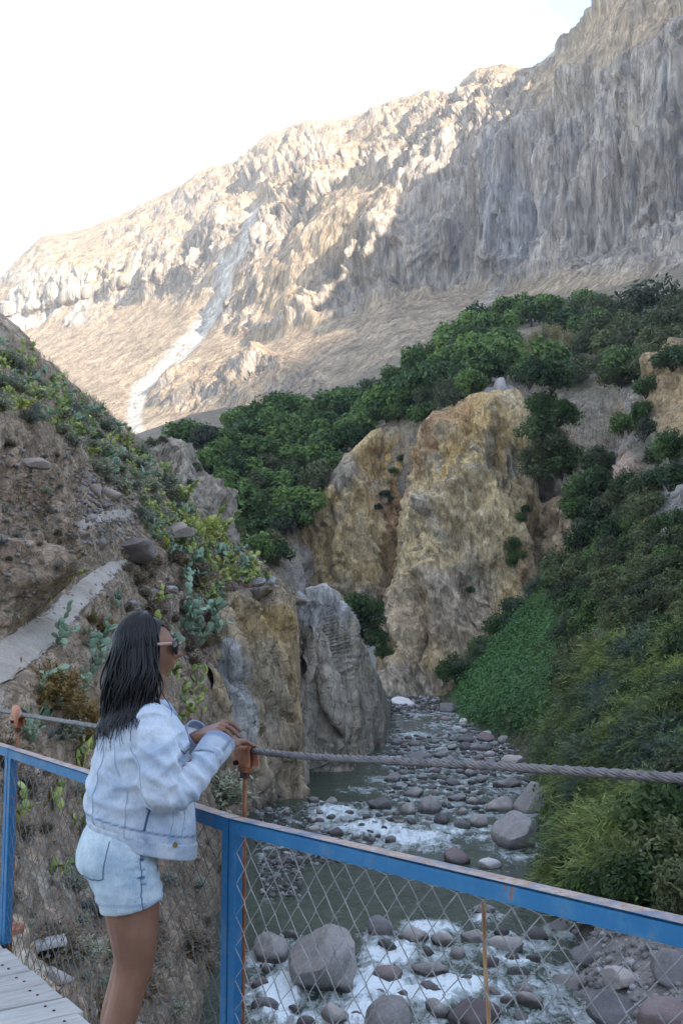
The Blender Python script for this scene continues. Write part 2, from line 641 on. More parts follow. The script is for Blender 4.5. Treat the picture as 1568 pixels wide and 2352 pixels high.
h = h - 9 * np.exp(-(gd / 20.0) ** 2) * sstep(940, 840, py) * sstep(520, 600, py)
# the wall leans out under its crest
edge = np.exp(-((mt.U - 6 / 8) / 0.03) ** 2)
h = h * (1 - 0.55 * edge)
mt.displace(h * .85, None, .75, 0)
gm_ = gnormals(mt.V)[..., 2]
nA = mt.shape(fbm(Q / 45.0 + 9, 5)); nB = mt.shape(fbm(Q / np.array([8, 8, 190.0]) + 3, 5, .65)); nC = mt.shape(fbm(Q / 12.0 + 55, 4))
grass = (0.455, 0.34, 0.225)
rockc = tint((0.41, 0.345, 0.28), (sstep(-.1, .5, nA), (0.49, 0.42, 0.34)), (sstep(0.02, .4, nB), (0.25, 0.225, 0.205)))
wallc = tint((0.45, 0.38, 0.315), (sstep(-.05, .35, nB), (0.30, 0.27, 0.25)), (sstep(.05, .4, -nB) * .7, (0.52, 0.445, 0.375)),
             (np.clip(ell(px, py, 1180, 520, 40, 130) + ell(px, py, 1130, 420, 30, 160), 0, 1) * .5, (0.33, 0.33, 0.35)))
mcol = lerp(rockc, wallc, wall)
flat = sstep(0.42, 0.66, gm_ + 0.14 * nC)
gcol = tint(grass, (sstep(0, .5, nC), (0.49, 0.39, 0.26)), (sstep(.1, .6, -nA), (0.36, 0.29, 0.205)), (sstep(0, .35, -nC) * .5, (0.30, 0.245, 0.185)))
gcol = tint(gcol, (ell(px, py, 220, 640, 120, 22) * .8, (0.47, 0.42, 0.14)))
mcol = lerp(mcol, gcol, np.clip(np.maximum(flat * (1 - wall), (1 - sstep(.25, .6, cl))), 0, 1))
mcol = lerp(mcol, np.broadcast_to((0.68, 0.61, 0.51), mcol.shape), gully * sstep(440, 520, py) * .95)
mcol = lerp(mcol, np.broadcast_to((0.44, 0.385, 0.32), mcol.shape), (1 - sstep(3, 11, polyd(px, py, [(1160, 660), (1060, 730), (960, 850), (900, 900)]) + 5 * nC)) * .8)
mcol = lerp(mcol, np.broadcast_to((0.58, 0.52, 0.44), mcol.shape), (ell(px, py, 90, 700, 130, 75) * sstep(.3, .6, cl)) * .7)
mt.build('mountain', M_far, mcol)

# the canyon side behind the photographer, whose shadow lies over the gorge
bnd = [(-250, 1330, 650), (180, 1130, 640), (310, 1035, 645), (420, 945, 660), (540, 862, 745), (700, 775, 735), (860, 712, 700), (1000, 668, 715), (1200, 632, 690), (1400, 560, 600), (1568, 500, 540), (1900, 340, 450)]
YR = -2000.0
prof = []
for (bx, by, bd) in bnd:
    w = P(bx, by, bd)
    t_ = (YR - w[1]) / SUNV[1]
    q = w + SUNV * t_
    prof.append((q[0], q[2]))
prof.sort()
_x = np.linspace(-2800, 4600, 340)
_z = np.interp(_x, [-2800, -1200, 300, 1100] + [p_[0] for p_ in prof] + [prof[-1][0] + 400, 4600],
               [350, 480, 760, 960] + [p_[1] for p_ in prof] + [prof[-1][1] + 20, 800])
_jag = fbm(np.stack([_x / 40, _x * 0, _x * 0 + 4], -1), 4) * 11
_z = _z + _jag
_v = np.linspace(0, 1, 70)
Vm = np.zeros((70, 340, 3))
for i, t_ in enumerate(_v):
    if t_ <= 0.75:
        k = t_ / 0.75
        Vm[i, :, 0] = _x; Vm[i, :, 1] = -650 + (YR + 650) * k; Vm[i, :, 2] = -14 + (_z + 14) * (k ** 1.25)
    else:
        k = (t_ - 0.75) / 0.25
        Vm[i, :, 0] = _x; Vm[i, :, 1] = YR - 900 * k; Vm[i, :, 2] = _z - (_z + 20) * k
nn = fbm(Vm.reshape(-1, 3) / 90.0, 5).reshape(70, 340)
amp = (np.minimum(_v / 0.75, 1) * (1 - np.minimum(_v / 0.75, 1)) * 4)
Vm[..., 2] += nn * 40 * amp[:, None]; Vm[..., 1] += np.roll(nn, 13, 1) * 30 * amp[:, None]
_c = tint((0.36, 0.29, 0.22), (sstep(-.2, .4, nn), (0.44, 0.33, 0.2)))
link('canyon_side', mesh_np('canyon_side', Vm.reshape(-1, 3), grid_faces(70, 340), {'Col': _c.reshape(-1, 3)}, True, [M_far]), kind='structure')

# ------------------------------------------------------------------ terrace above the gorge
M_rock = rock_material('gorge rock', 0.45, 0.30, 0.55, 0.34)
M_soil = rock_material('hill soil', 0.9, 0.16, 1.0, 0.38)
tcols = [(150, (1330, 140), (1180, 190), (1060, 260), (1010, 420)),
         (300, (1330, 150), (1160, 190), (1050, 260), (1000, 420)),
         (450, (1330, 150), (1180, 185), (1010, 245), (950, 420)),
         (600, (1340, 165), (1180, 195), (985, 250), (925, 430)),
         (760, (1140, 196), (1060, 212), (950, 265), (890, 440)),
         (900, (1005, 200), (970, 216), (895, 275), (830, 440)),
         (1060, (938, 180), (890, 220), (800, 285), (730, 450)),
         (1200, (915, 180), (860, 212), (775, 285), (700, 450)),
         (1400, (905, 165), (855, 190), (760, 250), (660, 420)),
         (1600, (850, 150), (780, 170), (710, 230), (600, 380)),
         (1900, (800, 140), (700, 160), (600, 210), (480, 330))]
tr = np.array([[(c[0], c[1][0] + 420, c[1][1] - 4) for c in tcols]] + [[(c[0], *c[k]) for c in tcols] for k in (1, 2, 3, 4)])
ter = Surf(tr, 170, 240)
_sk = 1 - sstep(.18, .30, ter.U)          # the steep front under the terrace edge is bare rock



def blocky(Qp, sizes, amps, warp_s, warp_a, tilt=1.1):
    w = np.stack([fbm(Qp / warp_s + 5, 3), fbm(Qp / warp_s + 31, 3), fbm(Qp / warp_s + 77, 3)], -1)
    tot = 0
    for n_, (s_, a_) in enumerate(zip(sizes, amps)):
        tot = tot + facets((Qp + w * warp_a * .35 * np.mean(s_)) / np.asarray(s_), tilt, .5 + n_ * .9) * a_ * 1.5
    f1, f2, r = worley((Qp + w * warp_a * .5 * np.mean(sizes[0])) / (np.asarray(sizes[0]) * .8))
    tot = tot + (r - .5) * amps[0] * .5 * sstep(0, .25, f2 - f1) - amps[0] * .55 * np.exp(-((f2 - f1) / .07) ** 2)
    return tot


_Q = ter.pts()
_n = ter.shape(fbm(_Q / 6, 4)); _n2 = ter.shape(fbm(_Q / 12 + 8, 4))
ter.displace(ter.shape(fbm(_Q / 14, 5) * 1.8) + _sk * ter.shape(blocky(_Q, [(9, 9, 16), (4, 4, 8), (1.8, 1.8, 3)], [2.6, 1.8, .9], 12, .35)), None, .6, 0)
_tc = tint((0.27, 0.215, 0.15), (sstep(0, .5, _n), (0.36, 0.285, 0.18)), (sstep(0, .5, -_n), (0.13, 0.14, 0.075)), (_sk, (0.45, 0.38, 0.30)), (_sk * sstep(0, .4, _n2), (0.50, 0.36, 0.20)), (_sk * sstep(.05, .4, -_n2) * .8, (0.46, 0.44, 0.41)))
ter.build('terrace_ground', M_soil, _tc)

# ------------------------------------------------------------------ ochre cliff across the bend
ccols = [((520, 1500, 180), (560, 1330, 184)), ((600, 1490, 180), (625, 1280, 186)), ((650, 1480, 181), (690, 1190, 190)), ((720, 1480, 181), (765, 1105, 195)),
         ((800, 1480, 180), (845, 1000, 198)), ((850, 1490, 180), (905, 985, 199)), ((880, 1520, 178), (945, 1000, 200)), ((876, 1580, 160), (965, 985, 190)),
         ((885, 1615, 151), (1000, 962, 183)), ((910, 1622, 149), (1062, 922, 178)), ((960, 1622, 149), (1125, 905, 176)),
         ((1030, 1622, 149), (1188, 902, 175)), ((1090, 1610, 150), (1216, 955, 172)), ((1160, 1600, 150), (1226, 1070, 168)),
         ((1215, 1580, 152), (1240, 1160, 166)), ((1262, 1560, 147), (1292, 1140, 160)), ((1330, 1560, 147), (1316, 1190, 162)), ((1400, 1560, 150), (1350, 1210, 172))]
bulge = [0, .3, .35, .35, .25, .1, -.4, -.2, .5, .8, 1.0, .9, .6, .1, -.4, .3, .3, 0]
rr = []
for t_ in (0, .2, .4, .6, .8, 1.0):
    row = []
    for (a, b), g in zip(ccols, bulge):
        q = np.array(a) + (np.array(b) - np.array(a)) * t_
        q[2] -= 5.5 * g * math.sin(t_ * math.pi * .9)
        row.append(q)
    rr.append(row)
rr.append([(b[0], b[1] + 4, b[2] + 7) for a, b in ccols])
rr.append([(b[0], b[1] + 30, b[2] + 20) for a, b in ccols])
oc = Surf(np.array(rr), 380, 420)
Q = oc.pts()
Qt = Q @ np.array([[1, 0, -.18], [0, 1, .1], [.30, -.1, 1]])
hh = fbm(Qt / np.array([15, 15, 44.0]), 3, .5, ridged=True) * 1.8 + slabs(Qt / np.array([9, 9, 34.0]), 6, 1.5) + slabs(Qt / np.array([3.6, 3.6, 11]) + 9, 4, .75) + blocky(Qt, [(8, 8, 26), (3.4, 3.4, 9), (1.5, 1.5, 3.6), (.8, .8, 1.6)], [1.3, .9, .6, .35], 14, .35, 1.1)
_top = sstep(.60, .72, oc.U)
oc.displace(oc.shape(hh) * (1 - .7 * _top), None, .4, 0)
px, py = oc.px, oc.py
nA = oc.shape(fbm(Q / np.array([7, 7, 16.0]), 5)); nB = oc.shape(fbm(Q / np.array([2.4, 2.4, 5.0]) + 9, 4)); nC = oc.shape(fbm(Q / 13.0 + 40, 4))
colr = tint((0.68, 0.505, 0.26), (sstep(-.05, .35, nA), (0.71, 0.57, 0.36)), (sstep(.02, .4, -nA), (0.52, 0.395, 0.26)), (sstep(.1, .4, nC) * .7, (0.68, 0.44, 0.155)), (sstep(.15, .45, -nC) * .6, (0.45, 0.41, 0.34)),
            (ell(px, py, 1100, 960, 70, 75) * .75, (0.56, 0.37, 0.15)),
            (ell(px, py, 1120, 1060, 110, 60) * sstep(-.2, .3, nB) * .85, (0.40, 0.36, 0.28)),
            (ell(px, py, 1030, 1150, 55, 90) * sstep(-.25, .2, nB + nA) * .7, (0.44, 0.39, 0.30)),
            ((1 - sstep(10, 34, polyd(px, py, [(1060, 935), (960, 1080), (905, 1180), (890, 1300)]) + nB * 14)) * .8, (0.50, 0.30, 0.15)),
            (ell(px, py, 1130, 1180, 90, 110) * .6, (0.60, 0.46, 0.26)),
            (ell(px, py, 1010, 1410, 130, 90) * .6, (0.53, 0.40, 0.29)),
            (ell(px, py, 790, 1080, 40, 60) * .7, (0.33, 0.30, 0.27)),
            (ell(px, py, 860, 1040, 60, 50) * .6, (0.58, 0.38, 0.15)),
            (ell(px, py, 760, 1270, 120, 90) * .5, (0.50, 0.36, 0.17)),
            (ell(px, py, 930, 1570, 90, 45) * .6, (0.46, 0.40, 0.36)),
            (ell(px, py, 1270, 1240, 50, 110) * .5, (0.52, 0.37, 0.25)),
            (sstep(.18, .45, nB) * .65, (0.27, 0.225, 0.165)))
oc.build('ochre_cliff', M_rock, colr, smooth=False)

# ------------------------------------------------------------------ right bank
bk = [[(960, 1640, 152), (1080, 1545, 147), (1180, 1410, 142), (1290, 1300, 139), (1345, 1160, 142), (1390, 1010, 147), (1440, 880, 152), (1600, 770, 155)],
      [(1060, 1672, 110), (1150, 1560, 112), (1280, 1430, 114), (1380, 1300, 116), (1440, 1160, 124), (1480, 1030, 130), (1540, 880, 132), (1700, 690, 130)],
      [(1205, 1790, 75), (1262, 1690, 74), (1330, 1570, 74), (1420, 1440, 76), (1500, 1320, 80), (1600, 1180, 84), (1700, 1000, 88), (1900, 700, 95)],
      [(1222, 1960, 51.5), (1290, 1860, 50), (1370, 1750, 50), (1480, 1620, 52), (1600, 1480, 55), (1720, 1300, 58), (1850, 1100, 62), (2100, 800, 70)],
      [(1232, 2150, 38.5), (1330, 2090, 36), (1430, 1990, 36), (1560, 1880, 38), (1700, 1700, 40), (1850, 1500, 43), (2000, 1250, 46), (2300, 900, 52)],
      [(1280, 2490, 26), (1400, 2430, 25), (1530, 2350, 25), (1700, 2200, 26), (1900, 1980, 28), (2100, 1700, 30), (2300, 1400, 33), (2700, 1000, 38)],
      [(1500, 3300, 14.5), (1700, 3150, 14), (1950, 3000, 14), (2250, 2750, 15), (2500, 2400, 17), (2800, 2100, 19), (3100, 1700, 22), (3600, 1200, 26)],
      [(3000, 6500, 4), (3500, 6200, 4), (4200, 5800, 4.5), (5000, 5000, 5), (6000, 4200, 6), (7000, 3500, 7), (8000, 2600, 8), (9000, 1600, 10)]]
rb = Surf(np.array(bk), 300, 220)
Q = rb.pts()
steep = np.clip(np.maximum(ell(rb.px, rb.py, 1400, 960, 90, 95), np.maximum(ell(rb.px, rb.py, 1545, 900, 60, 130), ell(rb.px, rb.py, 1440, 1095, 50, 60))), 0, 1)
steep = np.maximum(steep, 0.6 * ell(rb.px, rb.py, 1215, 1880, 50, 110))
steep = np.maximum(steep, 0.8 * ell(rb.px, rb.py, 1550, 1180, 50, 80))
hh = fbm(Q / 9.0, 5) * 1.0 + fbm(Q / 2.0, 4) * .25 + steep.ravel() * (blocky(Q, [(6, 6, 12), (2.6, 2.6, 5), (1.1, 1.1, 2)], [2.4, 1.8, 1.0], 10, .35, 1.2))
rb.displace(hh, None, .6, 0)
nA = rb.shape(fbm(Q / 5.0, 4)); nB = rb.shape(fbm(Q / 1.6, 4))
rbcol = tint((0.135, 0.12, 0.085), (sstep(0, .5, nB), (0.20, 0.17, 0.12)),
             (ell(rb.px, rb.py, 1150, 1560, 130, 130), (0.05, 0.10, 0.03)),
             (steep * ell(rb.px, rb.py, 1400, 960, 90, 95), (0.40, 0.35, 0.30)),
             (steep * ell(rb.px, rb.py, 1400, 960, 90, 95) * sstep(-.1, .3, nA), (0.40, 0.29, 0.18)),
             (steep * ell(rb.px, rb.py, 1545, 900, 60, 130), (0.47, 0.33, 0.18)),
             (steep * ell(rb.px, rb.py, 1440, 1095, 50, 60), (0.42, 0.30, 0.22)),
             (ell(rb.px, rb.py, 1550, 1180, 50, 80) * .8, (0.33, 0.30, 0.27)),
             (ell(rb.px, rb.py, 1215, 1880, 60, 130) * .9, (0.30, 0.28, 0.26)),
             (ell(rb.px, rb.py, 1420, 2250, 200, 110) * .9, (0.38, 0.35, 0.32)))
rb.build('right_bank', M_rock, rbcol)

# ------------------------------------------------------------------ left hillside, with the path cut in it
hcols = [(-900, [(3300, 6), (2500, 7), (2000, 9), (1750, 11), (1560, 13), (1330, 14), (1150, 15), (850, 17), (500, 21), (200, 28)]),
         (-350, [(2800, 9), (2352, 11.5), (2000, 14), (1750, 17), (1610, 19), (1440, 22.5), (1350, 23), (1100, 25), (850, 29), (560, 38)]),
         (0, [(2800, 10.5), (2352, 14.5), (2000, 17.5), (1780, 20.5), (1640, 22.5), (1480, 27), (1390, 27.8), (1150, 29.5), (950, 34), (738, 44)]),
         (100, [(2800, 12), (2352, 16.5), (2000, 20), (1780, 24), (1530, 27.5), (1385, 31.5), (1320, 32.3), (1150, 34), (1000, 38), (828, 49)]),
         (200, [(2800, 14), (2352, 19), (2000, 24), (1780, 29), (1420, 33.5), (1310, 38), (1230, 40), (1140, 44), (1040, 48), (918, 56)]),
         (265, [(2820, 15), (2352, 20.5), (2030, 26), (1790, 32), (1400, 38.5), (1290, 44), (1225, 46), (1160, 48), (1080, 52), (978, 59)]),
         (320, [(2850, 16), (2352, 22), (2050, 28), (1800, 36), (1480, 42), (1340, 47), (1250, 50), (1180, 53), (1110, 56), (1022, 62)]),
         (450, [(2850, 19), (2352, 26), (2050, 34), (1800, 45), (1600, 51), (1420, 56), (1330, 59), (1260, 61), (1215, 63), (1160, 66)]),
         (560, [(2850, 24), (2352, 35), (2050, 46), (1880, 57), (1700, 62), (1480, 66), (1400, 67), (1350, 68), (1310, 69), (1262, 71)]),
         (690, [(2850, 29), (2400, 40), (2120, 52), (1960, 63), (1780, 70), (1560, 74), (1480, 75), (1430, 76), (1400, 77), (1372, 79)])]
hp = []
for pxc, L in hcols:
    q = [(pxc, a, b) for a, b in L]
    q.append((pxc + 6, L[-1][0] + 12, L[-1][1] + 5)); q.append((pxc + 60, L[-1][0] + 130, L[-1][1] + 26))
    hp.append(q)
hs = Surf(np.transpose(np.array(hp), (1, 0, 2)), 330, 330)
Q = hs.pts()
px, py = hs.px, hs.py
path_line = [(-400, 1600), (-150, 1570), (0, 1522), (60, 1478), (120, 1430), (185, 1370), (225, 1327), (255, 1302), (300, 1287)]
_pd = polyd(px, py, path_line)
_pw = np.interp(py, [1280, 1300, 1330, 1400, 1500, 1600], [7, 14, 26, 30, 45, 60])
pathm = 1 - sstep(.8, 1.15, _pd / _pw)
path2 = (1 - sstep(8, 16, polyd(px, py, [(190, 1205), (245, 1185), (290, 1180)]))) * .9
pathm_all = np.maximum(pathm, path2)
face = ell(px, py, 40, 1180, 170, 210, .3)
face = face * (1 - pathm)
hh = (fbm(Q / 6.0, 5) * .9 + fbm(Q / 1.3, 4) * .30) * (1 - .9 * pathm_all.ravel()) + face.ravel() * (blocky(Q, [(2.6, 2.6, 3.6), (1.1, 1.1, 1.6), (.5, .5, .7)], [.7, .5, .34], 5, .35, 1.2) + fbm(Q / 3.0, 4, ridged=True) * .4 + slabs(Q / np.array([2.6, 2.6, 2.8]), 6, .40))
hh = hh + (1 - face.ravel()) * (1 - pathm_all.ravel()) * blocky(Q, [(1.7, 1.7, 1.4), (.7, .7, .6)], [.36, .28], 5, .4)
hs.displace(hh, None, .3, 0)
nA = hs.shape(fbm(Q / 4.0, 4)); nB = hs.shape(fbm(Q / 0.9, 4))
hcol = tint((0.37, 0.295, 0.23), (sstep(-.05, .4, nA), (0.47, 0.385, 0.30)), (sstep(.02, .4, nB), (0.26, 0.21, 0.165)), (sstep(.12, .4, -nB) * .7, (0.46, 0.43, 0.38)),
            (face * .5, (0.36, 0.275, 0.21)), (face * sstep(.0, .4, nB) * .7, (0.19, 0.145, 0.115)), (face * sstep(.1, .4, nA) * .7, (0.42, 0.32, 0.23)),
            (ell(px, py, 250, 1160, 90, 70) * .8, (0.40, 0.33, 0.26)),
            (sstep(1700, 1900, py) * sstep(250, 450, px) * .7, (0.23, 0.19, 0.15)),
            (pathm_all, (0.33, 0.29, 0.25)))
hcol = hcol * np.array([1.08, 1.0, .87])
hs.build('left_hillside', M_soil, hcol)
t = NT('trodden path')
_p = t.pos()
_n1 = t.noise(_p, 1.1, 5, .6); _n2 = t.noise(_p, 14, 5, .75); _n3 = t.noise(_p, 60, 3, .7)
M_path = t.done(t.mix(1, t.ramp(_n1, [(.35, (0.38, 0.32, 0.255)), (.65, (0.52, 0.46, 0.385))]), t.ramp(_n2, [(.3, .7), (.7, 1.12)]), 'MULTIPLY'), .95, t.bump(t.math('ADD', _n2, _n3), .5, .03), .15)
_f = grid_faces(hs.n, hs.m)
_pm = (pathm_all + .45 * hs.shape(fbm(Q / 1.1, 4))).ravel()
_keep = (_pm[_f] > .45).all(1)
_f = _f[_keep]
_u, _inv = np.unique(_f, return_inverse=True)
_pv = hs.pts()[_u] + np.array([0, 0, .035])
_f = _inv.reshape(-1, 4)
_fn = np.cross(_pv[_f[:, 1]] - _pv[_f[:, 0]], _pv[_f[:, 3]] - _pv[_f[:, 0]])
if np.mean(_fn[:, 2]) < 0:
    _f = _f[:, ::-1]
link('path', mesh_np('path', _pv, _f, None, True, [M_path]), kind='structure')

# ------------------------------------------------------------------ cliff on the left bank
def zb(px_, py_, z=-9.6):
    return (px_, py_, onz(px_, py_, z))


dcols = [(zb(455, 1930), (470, 1520, 58)), (zb(505, 1905), (505, 1420, 60)), (zb(540, 1895), (535, 1372, 62)), (zb(590, 1880), (580, 1358, 65)),
         (zb(645, 1862), (630, 1352, 68)), (zb(695, 1840), (672, 1374, 71)), (zb(712, 1815), (700, 1384, 75)), (zb(735, 1800), (725, 1368, 76)),
         (zb(785, 1785), (768, 1362, 79)), (zb(830, 1760), (800, 1405, 84)), (zb(868, 1735), (830, 1470, 88)), (zb(888, 1712), (868, 1560, 92)), (zb(893, 1680), (890, 1612, 104)), (zb(880, 1650), (884, 1600, 125))]
rr = []
for t_ in (0, .25, .5, .75, 1.0):
    row = []
    for i, (a, b) in enumerate(dcols):
        q = np.array(a) + (np.array(b) - np.array(a)) * t_
        if t_ == 0:
            q[1] += 12
        q[2] -= 1.6 * math.sin(t_ * math.pi) * (1 if i not in (6,) else -1.2)
        row.append(q)
    rr.append(row)
rr.append([(b[0], b[1] + 3, b[2] + 3) for a, b in dcols])
rr.append([(b[0] + 4, b[1] + 22, b[2] + 12) for a, b in dcols])
lc = Surf(np.array(rr), 330, 330)
Q = lc.pts()
px, py = lc.px, lc.py
Qt = Q @ np.array([[1, 0, -.10], [0, 1, 0], [.12, 0, 1]])
hh = fbm(Qt / np.array([5.5, 5.5, 18.0]), 3, .5, ridged=True) * .6 + slabs(Qt / np.array([3.4, 3.4, 15.0]), 6, .55) + slabs(Qt / np.array([1.3, 1.3, 4.5]) + 9, 4, .24) + blocky(Qt, [(2.8, 2.8, 13), (1.2, 1.2, 5), (.55, .55, 1.8)], [.55, .36, .22], 6, .35, 1.1) + fbm(Q / .8, 3) * .08
hh = lc.shape(hh) * (1 - .6 * sstep(.66, .72, lc.U))
crk = polyd(px, py, [(688, 1390), (700, 1480), (698, 1560), (694, 1620)])
hh = hh - 2.0 * np.exp(-(crk / 7) ** 2)
cleft = np.exp(-((px - np.interp(py, [1575, 1750], [695, 706])) / 9.5) ** 4) * sstep(1572, 1598, py) * (1 - sstep(1690, 1760, py))
hh = hh - 6.0 * cleft
hh = hh - 1.0 * np.exp(-(polyd(px, py, [(618, 1490), (625, 1560), (640, 1640), (648, 1660)]) / 4) ** 2)
lc.displace(hh, None, .12, 0)
nA = lc.shape(fbm(Q / np.array([2.5, 2.5, 7.0]), 5)); nB = lc.shape(fbm(Q / np.array([.8, .8, 1.6]) + 9, 4))
lcol = tint((0.46, 0.36, 0.24), (sstep(0, .45, nA), (0.54, 0.40, 0.215)), (sstep(.05, .5, -nA), (0.31, 0.265, 0.22)),
            (ell(px, py, 630, 1430, 55, 50) * .8, (0.50, 0.34, 0.13)), (ell(px, py, 555, 1430, 40, 60) * .6, (0.46, 0.32, 0.16)),
            (ell(px, py, 665, 1560, 22, 170) * .55, (0.48, 0.33, 0.15)), (ell(px, py, 600, 1580, 40, 120) * .5, (0.40, 0.34, 0.22)),
            (sstep(690, 712, px) * (1 - sstep(760, 810, px)) * .85, (0.50, 0.44, 0.345)),
            (sstep(690, 712, px) * sstep(-.1, .3, nB) * .55, (0.43, 0.375, 0.30)),
            (sstep(775, 815, px) * .75, (0.42, 0.365, 0.285)),
            (sstep(790, 830, px) * sstep(.0, .35, nA) * .6, (0.24, 0.215, 0.19)),
            ((1 - sstep(12, 20, polyd(px, py, [(515, 1480), (535, 1570), (550, 1650), (556, 1760)]) + nB * 8)) * .85, (0.50, 0.50, 0.47)),
            (sstep(1740, 1840, py) * .6, (0.27, 0.225, 0.18)),
            (ell(px, py, 725, 1400, 35, 40) * .7, (0.52, 0.51, 0.49)),
            (sstep(.3, .5, nB) * .5, (0.17, 0.14, 0.11)))
lc.build('left_cliff', M_rock, lcol, smooth=False)

# rocky corner of the far slope above the trees at the end of the path
kcols = [((300, 1230, 128), (310, 1035, 140)), ((340, 1230, 126), (345, 1022, 140)), ((385, 1240, 126), (390, 1010, 141)), ((430, 1260, 127), (430, 1018, 142)),
         ((470, 1270, 130), (455, 1080, 142)), ((500, 1280, 135), (492, 1110, 144)), ((540, 1280, 145), (540, 1140, 152))]
rr = [[np.array(a) + (np.array(b) - np.array(a)) * t_ for a, b in kcols] for t_ in (0, .35, .7, 1)]
rr.append([np.array((b[0], b[1] + 4, b[2] + 5)) for a, b in kcols]); rr.append([np.array((b[0], b[1] + 30, b[2] + 30)) for a, b in kcols])
kc = Surf(np.array(rr), 130, 130)
Q = kc.pts()
kc.displace(slabs(Q / np.array([5, 5, 20.0]), 6, 1.0) + .4 * blocky(Q, [(4, 4, 16), (1.8, 1.8, 6), (.9, .9, 2.4)], [2.0, 1.6, 1.0], 8, .35, 1.2), None, .5, 0)
nA = kc.shape(fbm(Q / np.array([3, 3, 8.0]), 4))
kc.build('gully_outcrop', M_rock, smooth=False, col=tint((0.38, 0.31, 0.23), (sstep(0, .4, nA), (0.46, 0.40, 0.31)), (sstep(.1, .5, -nA), (0.25, 0.23, 0.16))))
# ================================================================== river
WZ = -9.0
ZB = WZ
t = NT('river water')
_p = t.pos((1, 1, 1))
foam_n = t.noise(t.pos((1.0, 0.4, 1)), 1.9, 8, 0.70, 0.9)
foam_f = t.noise(_p, 5.0, 5, 0.7)
fm = t.math('ADD', t.attr('foam', 'Fac'), t.math('MULTIPLY', t.math('SUBTRACT', foam_n, 0.5), 2.6))
fm = t.math('ADD', fm, t.math('MULTIPLY', t.math('SUBTRACT', foam_f, 0.5), 0.9))
fmask = t.ramp(fm, [(0.30, 0.0), (0.62, 0.30), (0.95, .72), (1.35, 1.0)])
deep = t.ramp(t.noise(_p, 0.22, 4), [(0.3, (0.022, 0.040, 0.024)), (0.7, (0.048, 0.072, 0.040))])
col = t.mix(fmask, deep, (0.74, 0.80, 0.80))
rip = t.math('ADD', t.noise(t.pos((1, 0.6, 1)), 2.4, 5, 0.6, 0.4), t.math('MULTIPLY', t.noise(_p, 9, 3, 0.6), 0.3))
M_water = t.done(col, t.ramp(fmask, [(0.0, 0.10), (0.6, 0.65)]), t.bump(rip, 0.8, 0.28), 0.5)

nd, npx = 520, 330
_d = np.exp(np.linspace(math.log(9), math.log(185), nd))
_pxs = np.linspace(250, 1500, npx)
PX = np.broadcast_to(_pxs[None], (nd, npx))
Xw = (PX - 784) / 2352 * _d[:, None]
Yw = np.broadcast_to((_d[:, None] - (WZ - EYE) * SP) / CP, (nd, npx))
Wv = np.stack([Xw, Yw, np.full((nd, npx), WZ)], -1)
wpx, wpy, wd = proj(Wv)
FO = [(770, 1868, 70, 20, 1.), (740, 1895, 40, 16, .7), (850, 1902, 100, 17, 1.1), (950, 1925, 90, 16, 1.15), (905, 1945, 70, 12, .9), (1035, 1905, 55, 11, .8), (1105, 1925, 45, 10, .8),
      (1000, 1948, 60, 12, .9), (950, 1690, 60, 9, .8), (1005, 1718, 50, 8, .6), (905, 1742, 50, 10, .75), (985, 1760, 60, 9, .5), (1060, 1800, 60, 9, .45), (830, 1815, 60, 9, .6), (880, 1790, 60, 9, .6), (960, 1640, 60, 6, .6), (1010, 1665, 50, 6, .6),
      (900, 2190, 70, 28, 1.2), (985, 2135, 70, 22, 1.1), (870, 2260, 80, 45, 1.25), (960, 2290, 110, 26, 1.15), (1050, 2262, 100, 20, 1.1), (640, 2290, 55, 60, 1.2), (610, 2200, 25, 50, .7), (830, 2335, 60, 40, 1.1),
      (1080, 2190, 70, 16, .7), (1200, 2205, 60, 10, .9), (1150, 2230, 60, 12, .6), (700, 2340, 60, 30, .9), (1020, 2195, 60, 18, .7),
      (800, 2010, 130, 30, .28), (860, 2060, 110, 18, .30), (780, 2080, 80, 16, .25), (930, 1990, 100, 20, .3)]
foam = np.zeros_like(wpx)
for cx, cy, rx, ry, a in FO:
    foam = np.maximum(foam, a * ell(wpx, wpy, cx, cy, rx * 1.0, ry * 1.1, .7))
# ------------------------------------------------------------------ boulders
def ico(sub):
    bm = bmesh.new()
    bmesh.ops.create_icosphere(bm, subdivisions=sub, radius=1)
    v = np.array([x.co[:] for x in bm.verts]); f = np.array([[q.index for q in x.verts] for x in bm.faces])
    bm.free()
    return v, f


ICO = {k: ico(k) for k in (1, 2, 3, 4, 5)}


def rock_shape(sub, seed, cuts=9, ang=0.75, rough=.10, flat=(1, .85, .62)):
    g = np.random.default_rng(seed)
    v, f = ICO[sub]
    v = v.copy()
    for _ in range(cuts):
        n = g.normal(size=3); n /= np.linalg.norm(n)
        c = g.uniform(ang - .16, ang + .14)
        s = v @ n
        v = v - n * (np.maximum(s - c, 0) * .97)[:, None]
    nrm = v / np.linalg.norm(v, axis=1)[:, None]
    v = v + nrm * (fbm(v * 1.6 + seed * 3.1, 4) * rough)[:, None]
    v = v + nrm * (fbm(v * 6 + seed, 3) * rough * .22)[:, None]
    v = v * np.array(flat)
    v = v / np.abs(v[:, 0]).max()
    return v, f


